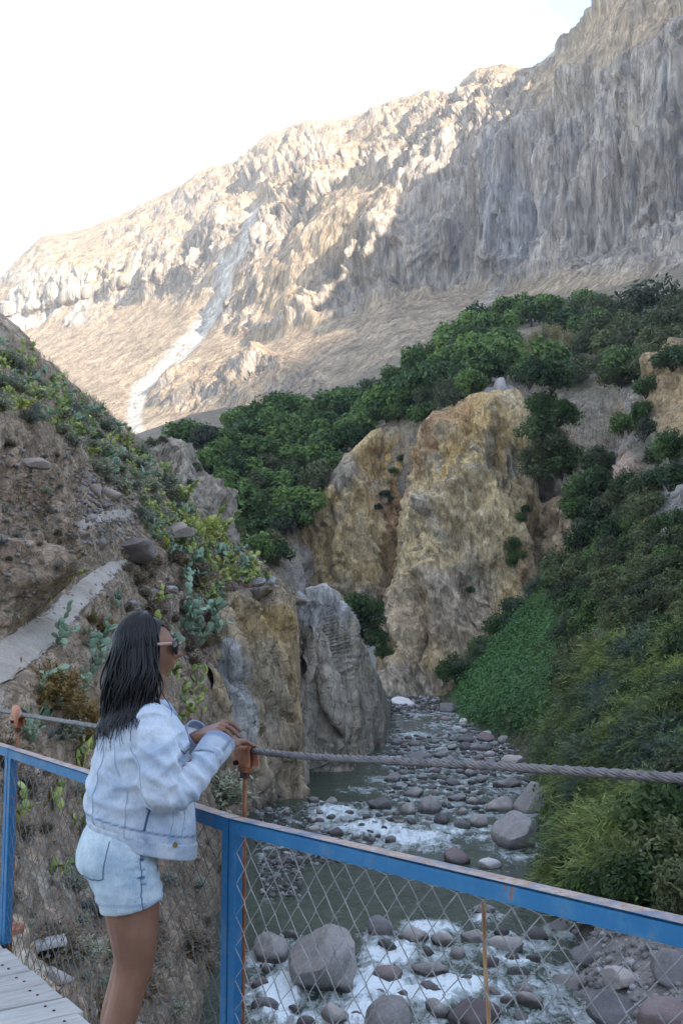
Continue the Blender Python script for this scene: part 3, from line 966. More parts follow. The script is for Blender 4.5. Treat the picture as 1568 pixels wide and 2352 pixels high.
def boulder_material(name, c1, c2, c3, wet=0.0):
    t = NT(name)
    p = t.pos((1, 1, 1), obj=True)
    rnd = t.n('ObjectInfo').outputs['Random']
    off = t.n('Mapping'); t.t.links.new(p, off.inputs[0])
    cmb = t.n('CombineXYZ'); t.t.links.new(t.math('MULTIPLY', rnd, 40.0), cmb.inputs[0]); t.t.links.new(cmb.outputs[0], off.inputs['Location'])
    q = off.outputs[0]
    n1 = t.noise(q, 1.6, 6, 0.62); n2 = t.noise(q, 5, 6, 0.72); n3 = t.noise(q, 22, 4, 0.7)
    base = t.mix(t.ramp(n1, [(0.38, 0.0), (0.66, 1.0)]), c1, c2)
    base = t.mix(t.ramp(n2, [(0.52, 0.0), (0.75, .75)]), base, c3)
    base = t.mix(1, base, t.ramp(n3, [(0.3, 0.78), (0.7, 1.12)]), 'MULTIPLY')
    var = t.ramp(rnd, [(0.0, (0.55, 0.55, 0.58)), (0.5, (1.0, .98, .97)), (1.0, (1.5, 1.42, 1.36))])
    base = t.mix(1, base, var, 'MULTIPLY')
    # dark wet band where the river laps at the stone
    z = t.n('SeparateXYZ'); t.t.links.new(t.n('NewGeometry').outputs['Position'], z.inputs[0])
    wetm = t.ramp(t.math('ADD', t.math('MULTIPLY', t.math('ADD', z.outputs[2], -WZ), 1.0), t.math('MULTIPLY', n2, 0.35)), [(0.30, 1.0), (0.52, 0.0)])
    base = t.mix(t.math('MULTIPLY', wetm, wet), base, (0.045, 0.04, 0.033))
    hgt = t.math('ADD', t.math('MULTIPLY', n2, 0.8), t.math('MULTIPLY', n3, 0.4))
    return t.done(base, t.ramp(t.math('MULTIPLY', wetm, wet), [(0, .85), (1, .3)]), t.bump(hgt, 0.9, 0.10), 0.3)


M_b_grey = boulder_material('river boulder grey', (0.29, 0.268, 0.25), (0.44, 0.405, 0.375), (0.19, 0.174, 0.162), .85)
M_b_pale = boulder_material('river boulder pale', (0.40, 0.365, 0.34), (0.50, 0.465, 0.435), (0.30, 0.27, 0.255), .6)
M_b_pink = boulder_material('river boulder pink', (0.27, 0.205, 0.195), (0.35, 0.27, 0.255), (0.21, 0.165, 0.16), .8)
M_b_hill = boulder_material('hill boulder', (0.34, 0.275, 0.23), (0.44, 0.365, 0.31), (0.25, 0.20, 0.17), 0)
M_b_white = boulder_material('white boulder', (0.58, 0.56, 0.54), (0.68, 0.66, 0.64), (0.46, 0.44, 0.43), .3)
BM = {'g': M_b_grey, 'p': M_b_pale, 'k': M_b_pink, 'w': M_b_white, 'h': M_b_hill}
ROCKP = {}
for key in BM:
    L = []
    for s in range(7):
        ang = [.72, .68, .80, .60, .84, .68, .60][s]
        v, f = rock_shape(4 if s < 4 else 3, 11 + s * 7, 8 + s % 4, ang, [.10, .12, .09, .13, .08, .12, .14][s], [(1, .85, .66), (1, .7, .55), (1, .9, .78), (1, .8, .7), (1, .82, .6), (1, .6, .5), (1, .95, .75)][s])
        L.append(mesh_np('boulder', v, f, None, True, [BM[key]]))
    ROCKP[key] = L


def put_rock(name, px, py, w, hgt, key, proto, sink=.25, surf=None, rz=None, label=None, cat='boulder', group=None, tilt=.15, depth=None):
    """a stone whose middle is seen at (px, py), w x hgt photo pixels large, on the river level or on a surface"""
    if surf is not None:
        q, N, d = surf.at(px, py + hgt * .35)
    elif depth is not None:
        d = depth; q = P(px, py + hgt * .3, d)
    else:
        d = onz(px, py + hgt * .32, WZ)
        q = P(px, py + hgt * .32, d)
    rx = w / 2 * d / 2352
    rzv = hgt / 2 * d / 2352 * 1.08
    o = link(name, ROCKP[key][proto % 7])
    fl = [.66, .55, .78, .7, .6, .5, .75][proto % 7]
    o.scale = (rx, rx * random.uniform(.9, 1.1), rzv / fl)
    o.location = (q[0], q[1] + rx * .35, q[2] + rzv * (1 - sink) * .55)
    o.rotation_euler = (random.uniform(-tilt, tilt), random.uniform(-tilt, tilt), random.uniform(-.5, .5) + math.pi * random.randint(0, 1) if rz is None else rz)
    o['category'] = cat
    o['label'] = label
    if group:
        o['group'] = group
    return o


BIG = [(742, 2222, 225, 185, 'g', 3, 'huge angular grey purple boulder in the white water behind the chain link'),
       (872, 2132, 66, 52, 'p', 4, 'rounded pale boulder at the top of the rapid beside the huge grey one'),
       (948, 2152, 74, 40, 'g', 0, 'grey boulder with a pale top right of the rounded pale one'),
       (1018, 2162, 62, 34, 'g', 5, 'low dark boulder above the foam, right of the grey pale topped one'),
       (982, 2228, 104, 46, 'g', 1, 'long brown grey boulder lying amid the foam of the lower rapid'),
       (898, 2345, 125, 105, 'g', 2, 'dark rounded boulder at the lower edge, in front of the white foam'),
       (1085, 2335, 135, 80, 'k', 0, 'pinkish boulder at the lower edge beside the thin tan stick'),
       (1005, 2320, 62, 50, 'g', 6, 'grey boulder between the dark rounded and the pinkish one at the lower edge'),
       (1168, 2172, 96, 42, 'p', 1, 'long pale boulder right of the thin tan stick, behind the chain link'),
       (1112, 2092, 54, 26, 'p', 5, 'flat pale stone just under the blue rail by the tan stick'),
       (622, 2182, 88, 74, 'g', 4, 'grey boulder next to the rusty hanger, left of the huge one'),
       (668, 2150, 40, 26, 'g', 5, 'small flat grey stone at the shoulder of the huge grey purple boulder'),
       (765, 2330, 80, 60, 'p', 3, 'pale broken stone in front of the huge grey purple boulder'),
       (1048, 1968, 66, 44, 'k', 0, 'pinkish boulder standing alone in the green pool'),
       (1126, 1986, 56, 28, 'w', 5, 'whitish flat boulder alone in the pool, right of the pinkish one'),
       (868, 1846, 68, 40, 'g', 1, 'long smooth grey boulder tilted in the middle rapid'),
       (936, 1862, 36, 34, 'g', 2, 'round grey boulder right of the long smooth one in the rapid'),
       (986, 1852, 56, 46, 'g', 4, 'large round grey boulder in the middle of the boulder field'),
       (1014, 1882, 38, 32, 'g', 2, 'dark round boulder at the lip of the middle rapid'),
       (1062, 1894, 40, 26, 'g', 0, 'oval grey boulder at the lip, right of the dark round one'),
       (1100, 1888, 46, 36, 'g', 4, 'rounded grey boulder rightmost at the lip of the middle rapid'),
       (948, 1822, 52, 28, 'g', 0, 'wide grey boulder above the round ones of the middle rapid'),
       (758, 1845, 34, 28, 'g', 6, 'dark boulder in the foam below the left cliff'),
       (846, 1966, 38, 22, 'p', 0, 'pale stone at the gravel tip by the green pool'),
       (1190, 1915, 118, 112, 'p', 3, 'big angular pale boulder against the right bank beside the pool'),
       (1222, 1842, 84, 90, 'p', 6, 'slanting pale slab leaning on the right bank above the big angular one'),
       (1150, 1850, 70, 46, 'g', 0, 'long grey boulder at the right edge of the boulder field'),
       (1160, 1800, 78, 34, 'g', 1, 'dark flat boulder under the cable near the right bank'),
       (928, 1612, 62, 24, 'w', 0, 'flat white boulder where the river comes round the ochre cliff'),
       (1028, 1626, 52, 34, 'g', 3, 'dark boulder at the foot of the green slope upriver'),
       (1058, 1606, 32, 32, 'k', 2, 'purple grey round boulder at the tip of the green slope'),
       (1295, 2130, 72, 36, 'w', 3, 'white rock at the top of the rocky right shore, under the rail'),
       (1350, 2190, 96, 56, 'p', 6, 'pale blocky rock on the right shore behind the mesh'),
       (1300, 2262, 120, 54, 'p', 0, 'wide pale rock at the water edge of the right shore'),
       (1420, 2240, 110, 64, 'p', 3, 'pale rock in the middle of the rocky right shore'),
       (1415, 2312, 150, 76, 'g', 0, 'grey boulder low on the right shore near the lower edge'),
       (1545, 2225, 100, 90, 'p', 2, 'pale grey boulder at the right edge under the rail'),
       (1530, 2330, 120, 70, 'k', 4, 'pinkish boulder in the lower right corner'),
       (1310, 2335, 110, 56, 'g', 1, 'low grey boulder at the lower edge left of the grey shore boulder'),
       (1215, 2300, 70, 34, 'g', 5, 'wet grey stone at the lower edge in the right channel'),
       (1195, 2235, 60, 26, 'g', 1, 'small wet stone below the long pale boulder'),
       (715, 1905, 44, 26, 'p', 1, 'pale stone at the upper gravel bar beside the foam'),
       (1180, 1745, 60, 30, 'p', 1, 'flat pale stone against the right bank, above the cable')]
for (a, b, w, hg, key, pr, lab) in BIG:
    surf_ = rb if (a > 1260 and b > 2100) else None
    put_rock('boulder', a, b, w, hg, key, pr, surf=surf_, label=lab, group='boulders in and beside the river')

# boulder fields: (polygon box, count, size range, keys, group, label)
def rw(a, b, region):
    x0 = min(q[0] for q in region); x1 = max(q[2] for q in region); y0 = min(q[1] for q in region); y1 = max(q[3] for q in region)
    u = (a - x0) / (x1 - x0); v = (b - y0) / (y1 - y0)
    return ('upper' if v < .33 else 'mid' if v < .66 else 'lower') + ' ' + ('left' if u < .33 else 'middle' if u < .66 else 'right')


def scatter(n, region, smin, smax, keys, label, group, sink=.3, mind=.62):
    placed = []
    tries = 0
    while len(placed) < n and tries < n * 60:
        tries += 1
        x0, y0, x1, y1 = region[random.randrange(len(region))]
        a = random.uniform(x0, x1); b = random.uniform(y0, y1)
        s = smin + (smax - smin) * random.random() ** 1.5
        if any(math.hypot((a - q[0]), (b - q[1]) * 1.7) < (s + q[2]) * mind for q in placed):
            continue
        if any(abs(a - q[0]) < (q[2] + s) * .45 and abs(b - q[1]) < (q[3] + s * .5) * .45 for q in BIG):
            continue
        placed.append((a, b, s))
    for a, b, s in placed:
        put_rock('boulder', a, b, s, s * random.uniform(.5, .8), random.choice(keys), random.randrange(7), sink=sink, label=label + ', ' + ('larger' if s > (smin + smax) / 2 else 'smaller') + ' one, ' + rw(a, b, region), group=group)


scatter(125, [(880, 1770, 1215, 1890), (960, 1690, 1215, 1800), (895, 1690, 1000, 1780)], 16, 62, 'gggkpp', 'rounded boulder in the crowded mid river field', 'boulder field in mid river', mind=.47)
scatter(64, [(1070, 1650, 1225, 1770), (1020, 1640, 1120, 1700)], 12, 38, 'ppgkw', 'stone on the shingle below the green slope', 'shingle below the green slope', mind=.5)
scatter(26, [(895, 1630, 1050, 1700)], 10, 26, 'ggpw', 'stone in the shallows upriver', 'stones upriver')
scatter(40, [(600, 1855, 720, 1960), (620, 1920, 860, 1985)], 10, 30, 'ppgwk', 'stone of the gravel bar under the left cliff', 'gravel bar under the left cliff')
scatter(18, [(600, 1960, 700, 2060)], 12, 34, 'ppw', 'pale stone at the near gravel tip', 'near tip of the left gravel bar')
scatter(26, [(720, 1835, 900, 1945)], 16, 44, 'ggk', 'dark stone in the middle rapid', 'stones in the middle rapid')
scatter(30, [(590, 2140, 1250, 2352)], 36, 84, 'ggkp', 'wet stone in the lower rapid behind the mesh', 'stones in the lower rapid', sink=.5)


def gravel(name, regions, n, smin, smax, mat_list, level=WZ, surf=None):
    vs, fs, mi, k = [], [], [], 0
    shapes = [rock_shape(1, 90 + i, 5, .75, .12, (1, .8, .65)) for i in range(6)]
    for _ in range(n):
        x0, y0, x1, y1 = regions[random.randrange(len(regions))]
        a = random.uniform(x0, x1); b = random.uniform(y0, y1)
        if surf is None:
            q = P(a, b, onz(a, b, level)); d = onz(a, b, level)
        else:
            q, N, d = surf.at(a, b)
        s = (smin + (smax - smin) * random.random() ** 2) / 2 * d / 2352
        v, f = shapes[random.randrange(6)]
        th = random.uniform(0, 6.28); c, sn = math.cos(th), math.sin(th)
        v = v @ np.array([[c, sn, 0], [-sn, c, 0], [0, 0, 1]]) * s
        vs.append(v + q + np.array([0, 0, s * .15])); fs.append(f + k); k += len(v)
        mi += [random.randrange(len(mat_list))] * len(f)
    return link(name, mesh_np(name, np.concatenate(vs), np.concatenate(fs), None, True, mat_list, mi), kind='stuff', label='loose stones and gravel lying in drifts between the boulders', category='gravel')


gravel('gravel', [(590, 1850, 720, 1990), (600, 1960, 690, 2060), (1060, 1640, 1215, 1770), (890, 1600, 1010, 1640), (650, 1910, 860, 1985)], 1500, 5, 16, [M_b_pale, M_b_grey, M_b_white, M_b_pink])
gravel('gravel', [(1250, 2100, 1568, 2360), (1180, 1840, 1250, 1990)], 700, 8, 34, [M_b_pale, M_b_grey, M_b_white, M_b_pale], surf=rb)

# water surface, with foam gathered round the stones that stand in moving water
calm = 1 - np.clip(ell(wpx, wpy, 880, 2030, 330, 75, .3), 0, 1) * .85
for ob in [o for o in COL.objects if o.name.startswith('boulder') and o.location.z < WZ + 2.5 and o.location.z > WZ - 1.5]:
    r_ = ob.scale.x
    dx = Wv[..., 0] - ob.location.x; dy = Wv[..., 1] - ob.location.y
    m_ = (np.abs(dx) < r_ + 2.5) & (np.abs(dy) < r_ + 4)
    if not m_.any():
        continue
    dd = np.hypot(dx[m_], dy[m_] * np.where(dy[m_] < 0, .55, 1.0)) - r_
    foam[m_] = np.maximum(foam[m_], .62 * np.exp(-(np.maximum(dd, 0) / (.35 + .25 * r_)) ** 2))
foam = np.maximum(foam, .34 * ell(wpx, wpy, 1040, 1760, 190, 120, .4))
foam = foam * calm
Q = Wv.reshape(-1, 3)
turb = fbm(Q / np.array([1.5, 2.2, 1]), 4).reshape(nd, npx)
turb2 = fbm(Q / np.array([.5, .7, 1]) + 7, 3).reshape(nd, npx)
amp = .05 + .30 * sstep(.3, 1., foam) * np.minimum(1, 60 / wd)
Wv[..., 2] += turb * amp + turb2 * amp * .5 + .12 * sstep(.4, 1.1, foam)
link('river', mesh_np('river', Wv.reshape(-1, 3), grid_faces(nd, npx), {'foam': (foam * 1.0).ravel()}, True, [M_water]), kind='structure')
# ================================================================== vegetation
def leaf_material(name, c1, c2, trans=0.35, var=.5):
    t = NT(name)
    rnd = t.n('ObjectInfo').outputs['Random']
    a = t.attr('lv', 'Fac')
    c = t.mix(a, c1, c2)
    v = t.ramp(rnd, [(0.0, (1 - var, 1 - var * .9, 1 - var * .7)), (1.0, (1 + var, 1 + var * .8, 1 + var * .35))])
    c = t.mix(1, c, v, 'MULTIPLY')
    tr = t.n('BsdfTranslucent')
    t.set(tr.inputs['Color'], c)
    t.done(c, 0.6, None, 0.25)
    mx = t.n('MixShader', Fac=trans)
    t.t.links.new(t.b.outputs[0], mx.inputs[1]); t.t.links.new(tr.outputs[0], mx.inputs[2])
    t.t.links.new(mx.outputs[0], t.out.inputs[0])
    return t.m


ML = {'tree': leaf_material('tree leaves', (0.050, 0.098, 0.025), (0.175, 0.270, 0.075)),
      'olive': leaf_material('olive leaves', (0.062, 0.078, 0.036), (0.160, 0.180, 0.085)),
      'dark': leaf_material('dark leaves', (0.034, 0.068, 0.020), (0.120, 0.185, 0.060)),
      'broom': leaf_material('broom shoots', (0.070, 0.115, 0.036), (0.285, 0.340, 0.115)),
      'blue': leaf_material('blue green shoots', (0.050, 0.085, 0.058), (0.150, 0.200, 0.130)),
      'reed': leaf_material('reed blades', (0.200, 0.180, 0.085), (0.420, 0.360, 0.180), .3, .15),
      'carpet': leaf_material('creeper leaves', (0.030, 0.090, 0.024), (0.100, 0.215, 0.056), .3, .1),
      'dry': leaf_material('dry twigs', (0.150, 0.100, 0.035), (0.300, 0.205, 0.070), .3, .15),
      'brown': leaf_material('brown scrub', (0.115, 0.085, 0.058), (0.235, 0.180, 0.115), .2, .2),
      'silver': leaf_material('silver blades', (0.150, 0.175, 0.165), (0.300, 0.330, 0.310), .15, .2),
      'greygreen': leaf_material('grey green scrub', (0.195, 0.215, 0.155), (0.370, 0.390, 0.285), .2, .25)}
t = NT('bark')
M_bark = t.done(t.ramp(t.noise(t.pos((1, 1, .3)), 8, 5), [(0.3, (0.05, 0.038, 0.028)), (0.7, (0.14, 0.11, 0.085))]), .95)
t = NT('cactus pad')
_rn = t.n('ObjectInfo').outputs['Random']
_c = t.mix(t.attr('lv', 'Fac'), (0.150, 0.220, 0.062), (0.420, 0.460, 0.140))
_c = t.mix(1, _c, t.ramp(_rn, [(0, (.75, .85, .95)), (1, (1.25, 1.1, .8))]), 'MULTIPLY')
_dots = t.n('TexVoronoi', Scale=26.0)
t.t.links.new(t.pos(obj=True), _dots.inputs['Vector'])
M_pad = t.done(t.mix(t.ramp(_dots.outputs['Distance'], [(.10, .55), (.16, 0.)]), _c, (0.30, 0.27, 0.17)), .6, None, .3)
t = NT('cactus pad blue')
_c = t.mix(t.attr('lv', 'Fac'), (0.135, 0.215, 0.135), (0.310, 0.410, 0.270))
_dots = t.n('TexVoronoi', Scale=26.0)
t.t.links.new(t.pos(obj=True), _dots.inputs['Vector'])
M_padb = t.done(t.mix(t.ramp(_dots.outputs['Distance'], [(.10, .5), (.16, 0.)]), _c, (0.30, 0.30, 0.22)), .55, None, .35)
t = NT('yellow cactus fruit')
M_fruit = t.done((0.50, 0.40, 0.05), .5)


def rand_dirs(g, n):
    v = g.normal(size=(n, 3))
    return v / np.linalg.norm(v, axis=1)[:, None]


def quads(c, nrm, along, L, Wd, bend=0.0):
    """leaf cards: centre, normal, long axis, half length, half width"""
    along = along - nrm * np.sum(along * nrm, 1)[:, None]
    along /= np.linalg.norm(along, axis=1)[:, None] + 1e-9
    side = np.cross(nrm, along)
    L = L[:, None]; Wd = Wd[:, None]
    V = np.stack([c - along * L, c + side * Wd - along * L * .1, c + along * L, c - side * Wd - along * L * .1], 1)
    return V.reshape(-1, 3), np.arange(len(c) * 4).reshape(-1, 4)


def crown_mesh(name, seed, n, size, ls, mat_, lobes=11, wide=.62, lob=(.34, .55), droop=0.0, narrow=.55, shell=.55):
    """foliage gathered in clumps of unlike size, with gaps between them"""
    g = np.random.default_rng(seed)
    C, Rr = [], []
    for i in range(lobes):
        d = rand_dirs(g, 1)[0]
        d[2] = abs(d[2]) * .9 - .25
        C.append(d * wide * g.uniform(.55, 1.0)); Rr.append(g.uniform(*lob))
    C = np.array(C); Rr = np.array(Rr)
    w = Rr ** 2; idx = g.choice(lobes, n, p=w / w.sum())
    d = rand_dirs(g, n)
    rr = Rr[idx] * (1 - (1 - shell) * g.random(n) ** 1.6)
    c = (C[idx] + d * rr[:, None]) * np.array([1, 1, 1.0])
    # twig-sized grouping
    c = c + rand_dirs(g, n) * .03
    nm = d + rand_dirs(g, n) * .9 + np.array([0, 0, .35]); nm /= np.linalg.norm(nm, axis=1)[:, None]
    al = rand_dirs(g, n) + np.array([0, 0, -droop])
    s = ls / size * g.uniform(.6, 1.3, n)
    V, F = quads(c, nm, al, s, s * narrow)
    lv = np.clip(.42 + .20 * g.normal(size=n) + .45 * (g.random(lobes) - .5)[idx] * 2, 0, 1)
    c0 = V[:, 2].min()
    return mesh_np(name, V * size, F, {'lv': np.repeat(lv, 4)}, False, [mat_]), c0 * size


def shoots_mesh(name, seed, n, length, mat_, per=16, leaf=.10, wleaf=.018, up=.9, droop=.9, spread=1.0, lean=(0, 0, 0), rise=.35):
    """arching leafy shoots from one stool"""
    g = np.random.default_rng(seed)
    az = g.uniform(0, 2 * math.pi, n); el = np.clip(g.normal(up, .35, n), -.2, 1.5)
    d0 = np.stack([np.cos(az) * np.cos(el) * spread, np.sin(az) * np.cos(el) * spread, np.sin(el)], 1) + np.array(lean)
    d0 /= np.linalg.norm(d0, axis=1)[:, None]
    Ln = length * g.uniform(.55, 1.1, n)
    base = np.stack([g.normal(0, .16, n), g.normal(0, .16, n), g.uniform(0, rise, n)], 1) * length * .6
    tt = np.linspace(.12, 1, per)
    pos = base[:, None] + d0[:, None] * (Ln[:, None] * tt)[..., None]
    pos[..., 2] -= (droop * Ln[:, None] * tt ** 2.2 * g.uniform(.3, 1, n)[:, None]) * .55
    tan = np.gradient(pos, axis=1); tan /= np.linalg.norm(tan, axis=2, keepdims=True)
    c = pos.reshape(-1, 3); al = tan.reshape(-1, 3)
    N = len(c)
    al2 = al + rand_dirs(g, N) * .45; al2 /= np.linalg.norm(al2, axis=1)[:, None]
    nm = np.array([0, 0, 1.]) + rand_dirs(g, N) * .8
    nm /= np.linalg.norm(nm, axis=1)[:, None]
    V, F = quads(c + rand_dirs(g, N) * leaf * .4, nm, al2, leaf * g.uniform(.6, 1.25, N), wleaf * g.uniform(.7, 1.3, N))
    lv = np.clip(np.repeat(g.uniform(.1, .8, n), per) + .25 * np.tile(tt, n) + .15 * g.normal(size=N), 0, 1)
    return mesh_np(name, V, F, {'lv': np.repeat(lv, 4)}, False, [mat_])


def trunk_mesh(name, seed, hgt, r, spread):
    g = np.random.default_rng(seed)
    b = MB()
    top = np.array([g.normal(0, .08), g.normal(0, .08), 1]) * hgt
    pts = np.array([[0, 0, -.1 * hgt], [.02 * hgt, .01 * hgt, hgt * .35], top * .7, top])
    b.tube(catmull(pts, 8), np.linspace(r, r * .35, 8), 7)
    for i in range(5):
        a = g.uniform(0, 6.28); s = top * g.uniform(.35, .8)
        e = s + np.array([math.cos(a) * spread, math.sin(a) * spread, hgt * g.uniform(.25, .5)])
        m_ = (s + e) / 2 + np.array([0, 0, -.05 * hgt])
        b.tube(catmull(np.array([s, m_, e]), 6), np.linspace(r * .45, r * .12, 6), 5)
    return b.mesh(name, M_bark, True)


def stems_mesh(name, seed, n, L, r):
    g = np.random.default_rng(seed)
    b = MB()
    for i in range(n):
        a = g.uniform(0, 6.28); e = g.uniform(.5, 1.3)
        d = np.array([math.cos(a) * math.cos(e), math.sin(a) * math.cos(e), math.sin(e)]) * L * g.uniform(.6, 1)
        b.tube(np.array([[0, 0, -.05 * L], d * .5 + np.array([0, 0, .08 * L]), d]), [r, r * .7, r * .25], 4)
    return b.mesh(name, M_bark, True)


# ---- prototypes: list of (foliage mesh, stem mesh, nominal radius, lift)
TREES = []
for i in range(6):
    m_, z0 = crown_mesh('crown', 100 + i, 1700, 3.0, .27, ML['tree'], 15 + i, .68, (.20, .42))
    TREES.append((m_, trunk_mesh('trunk', 200 + i, 2.6, .16, 1.3), 2.1, 1.7))
OLIVES = []
for i in range(4):
    m_, z0 = crown_mesh('crown', 130 + i, 1700, 3.0, .24, ML['olive'], 16 + i, .68, (.18, .38), .6, .4)
    OLIVES.append((m_, trunk_mesh('trunk', 230 + i, 2.4, .14, 1.2), 2.1, 1.6))
BUSH = []
for i in range(4):
    m_, z0 = crown_mesh('foliage', 160 + i, 1700, 1.5, .115, ML['dark'], 14 + i, .66, (.20, .42), .5, .45)
    BUSH.append((m_, stems_mesh('stem', 260 + i, 9, 1.3, .03), 1.0, .75))
OBUSH = []
for i in range(3):
    m_, z0 = crown_mesh('foliage', 180 + i, 1700, 1.5, .11, ML['olive'], 15, .66, (.20, .40), .4, .4)
    OBUSH.append((m_, stems_mesh('stem', 280 + i, 9, 1.3, .03), 1.0, .75))
BROOM = [(shoots_mesh('foliage', 300 + i, 260, 2.4, ML['broom'], 12, .30, .024, .62, 1.0), stems_mesh('stem', 310 + i, 10, 1.2, .02), 2.0, 0.0) for i in range(3)]
BLUES = [(shoots_mesh('foliage', 320 + i, 230, 2.2, ML['blue'], 12, .26, .026, .70, .8), stems_mesh('stem', 330 + i, 10, 1.1, .02), 1.8, 0.0) for i in range(3)]
REED = [(shoots_mesh('blades', 340 + i, 260, 2.6, ML['reed'], 9, .26, .022, 1.28, .35, .8), None, 2.0, 0.0) for i in range(2)]
DRY = [(shoots_mesh('twigs', 350 + i, 520, .95, ML['dry'], 10, .085, .017, .75, .25, 1.0, rise=.2), stems_mesh('stem', 355 + i, 16, .6, .008), .9, 0.0) for i in range(2)]
SCRUB = [(shoots_mesh('twigs', 360 + i, 240, .8, ML[k], 8, .085, .026, .7, .3, 1.0, rise=.2), None, .75, 0.0) for i, k in enumerate(('brown', 'greygreen', 'greygreen', 'brown'))]


def rosette_mesh(name, seed, n, L, w, mat_):
    g = np.random.default_rng(seed)
    b_v, b_f, lv, k = [], [], [], 0
    for i in range(n):
        a = g.uniform(0, 6.28); e = g.uniform(.05, 1.35)
        d = np.array([math.cos(a) * math.cos(e), math.sin(a) * math.cos(e), math.sin(e)])
        l = L * g.uniform(.7, 1.05)
        sd = np.cross(d, (0, 0, 1)); sd /= np.linalg.norm(sd)
        pts = [d * l * s_ + np.array([0, 0, -.35 * l * s_ ** 2 * math.cos(e)]) for s_ in (0, .4, .75, 1)]
        ws = [w, w * .9, w * .5, 0.002]
        for p_, ww in zip(pts, ws):
            b_v += [p_ - sd * ww, p_ + sd * ww]
        for j in range(3):
            b_f.append((k + 2 * j, k + 2 * j + 1, k + 2 * j + 3, k + 2 * j + 2))
        k += 8
        lv += [g.uniform(.1, .9)] * 8
    return mesh_np(name, np.array(b_v), np.array(b_f), {'lv': np.array(lv)}, False, [mat_])


ROS = [(rosette_mesh('blades', 400 + i, 70, .6, .016, ML['silver']), None, .55, .05) for i in range(3)]


def plant(name, protos, q, size, label, cat, group, fname='foliage', sname='stem', rot=None, squash=1.0, lean=0.0):
    fol, stem, r0, lift = protos[random.randrange(len(protos))]
    e = empty(name, (q[0], q[1], q[2]), random.uniform(0, 6.28) if rot is None else rot, label=label, category=cat, group=group)
    s = size / r0
    e.scale = (s * random.uniform(.9, 1.1), s * random.uniform(.9, 1.1), s * squash * random.uniform(.88, 1.12))
    if lean:
        e.rotation_euler = (random.uniform(-lean, lean), random.uniform(-lean, lean), e.rotation_euler[2])
    f = link(fname, fol, e); f.location = (0, 0, lift)
    if fname in ('pads', 'twigs', 'blades'):
        f['kind'] = 'stuff'
    if stem is not None:
        link(sname, stem, e)
    return e


def inpoly(x, y, poly):
    c = False
    for (x1, y1), (x2, y2) in zip(poly, poly[1:] + poly[:1]):
        if (y1 > y) != (y2 > y) and x < (x2 - x1) * (y - y1) / (y2 - y1) + x1:
            c = not c
    return c


def fill(poly, n, sep, tries=6000):
    xs = [p_[0] for p_ in poly]; ys = [p_[1] for p_ in poly]
    out = []
    for _ in range(tries):
        a = random.uniform(min(xs), max(xs)); b = random.uniform(min(ys), max(ys))
        if inpoly(a, b, poly) and all(math.hypot(a - q[0], (b - q[1]) * 1.2) > sep for q in out):
            out.append((a, b))
            if len(out) >= n:
                break
    return out


def where(a, b, poly):
    xs = sorted(p_[0] for p_ in poly); ys = sorted(p_[1] for p_ in poly)
    u = (a - xs[0]) / (xs[-1] - xs[0]); v = (b - ys[0]) / (ys[-1] - ys[0])
    col_ = 'far left' if u < .2 else 'left' if u < .4 else 'middle' if u < .6 else 'right' if u < .8 else 'far right'
    row_ = 'upper' if v < .33 else 'mid' if v < .66 else 'lower'
    return 'centre' if (row_, col_) == ('mid', 'middle') else row_.replace('mid', 'centre') + ' ' + col_


def seat(px, py, rpx, surf, squash=1.0):
    """ground point and size of a plant whose crown is seen round (px, py)"""
    q, N, d = surf.at(px, py + rpx * .75)
    return q, rpx * d / 2352, d


# ---- trees on the terrace
TG = 'trees massed on the terrace above the ochre cliffs'
terr = [(455, 1000), (545, 960), (600, 925), (690, 915), (730, 945), (800, 905), (850, 890), (930, 835), (1010, 805), (1060, 755), (1100, 730), (1100, 850),
        (1060, 915), (940, 970), (830, 985), (770, 1080), (700, 1170), (640, 1270), (590, 1290), (530, 1240), (500, 1150), (470, 1080)]
for a, b in sorted(fill(terr, 95, 31)):
    if a > 880 and b > 960:
        continue
    r = random.uniform(30, 46)
    q, s, d = seat(a, b, r, ter)
    kind = TREES if random.random() < .78 else OLIVES
    nm = 'green' if kind is TREES else 'olive grey'
    plant('tree', kind, q, s, ('small' if r < 35 else 'middling' if r < 41 else 'large') + (' leafy green' if kind is TREES else ' olive grey') + ' tree, ' + where(a, b, terr) + ' of the stand above the ochre cliff', 'tree', TG, 'crown', 'trunk', squash=.95)
TG2 = 'trees on the upper right terrace'
terr2 = [(1090, 735), (1140, 715), (1230, 695), (1300, 700), (1345, 690), (1400, 720), (1480, 690), (1568, 700), (1568, 800), (1500, 800), (1420, 840), (1320, 860), (1240, 860), (1190, 840), (1120, 850), (1080, 830)]
for a, b in sorted(fill(terr2, 50, 40)):
    if 1180 < a < 1310 and 745 < b < 820:
        continue
    r = random.uniform(34, 52)
    q, s, d = seat(a, b, r, ter)
    kind = OLIVES if (a > 1290 and random.random() < .65) else TREES
    plant('tree', kind, q, s, ('dark green tree' if kind is TREES else 'grey green feathery tree') + ', ' + where(a, b, terr2) + ' of the terrace under the grey wall', 'tree', TG2, 'crown', 'trunk')
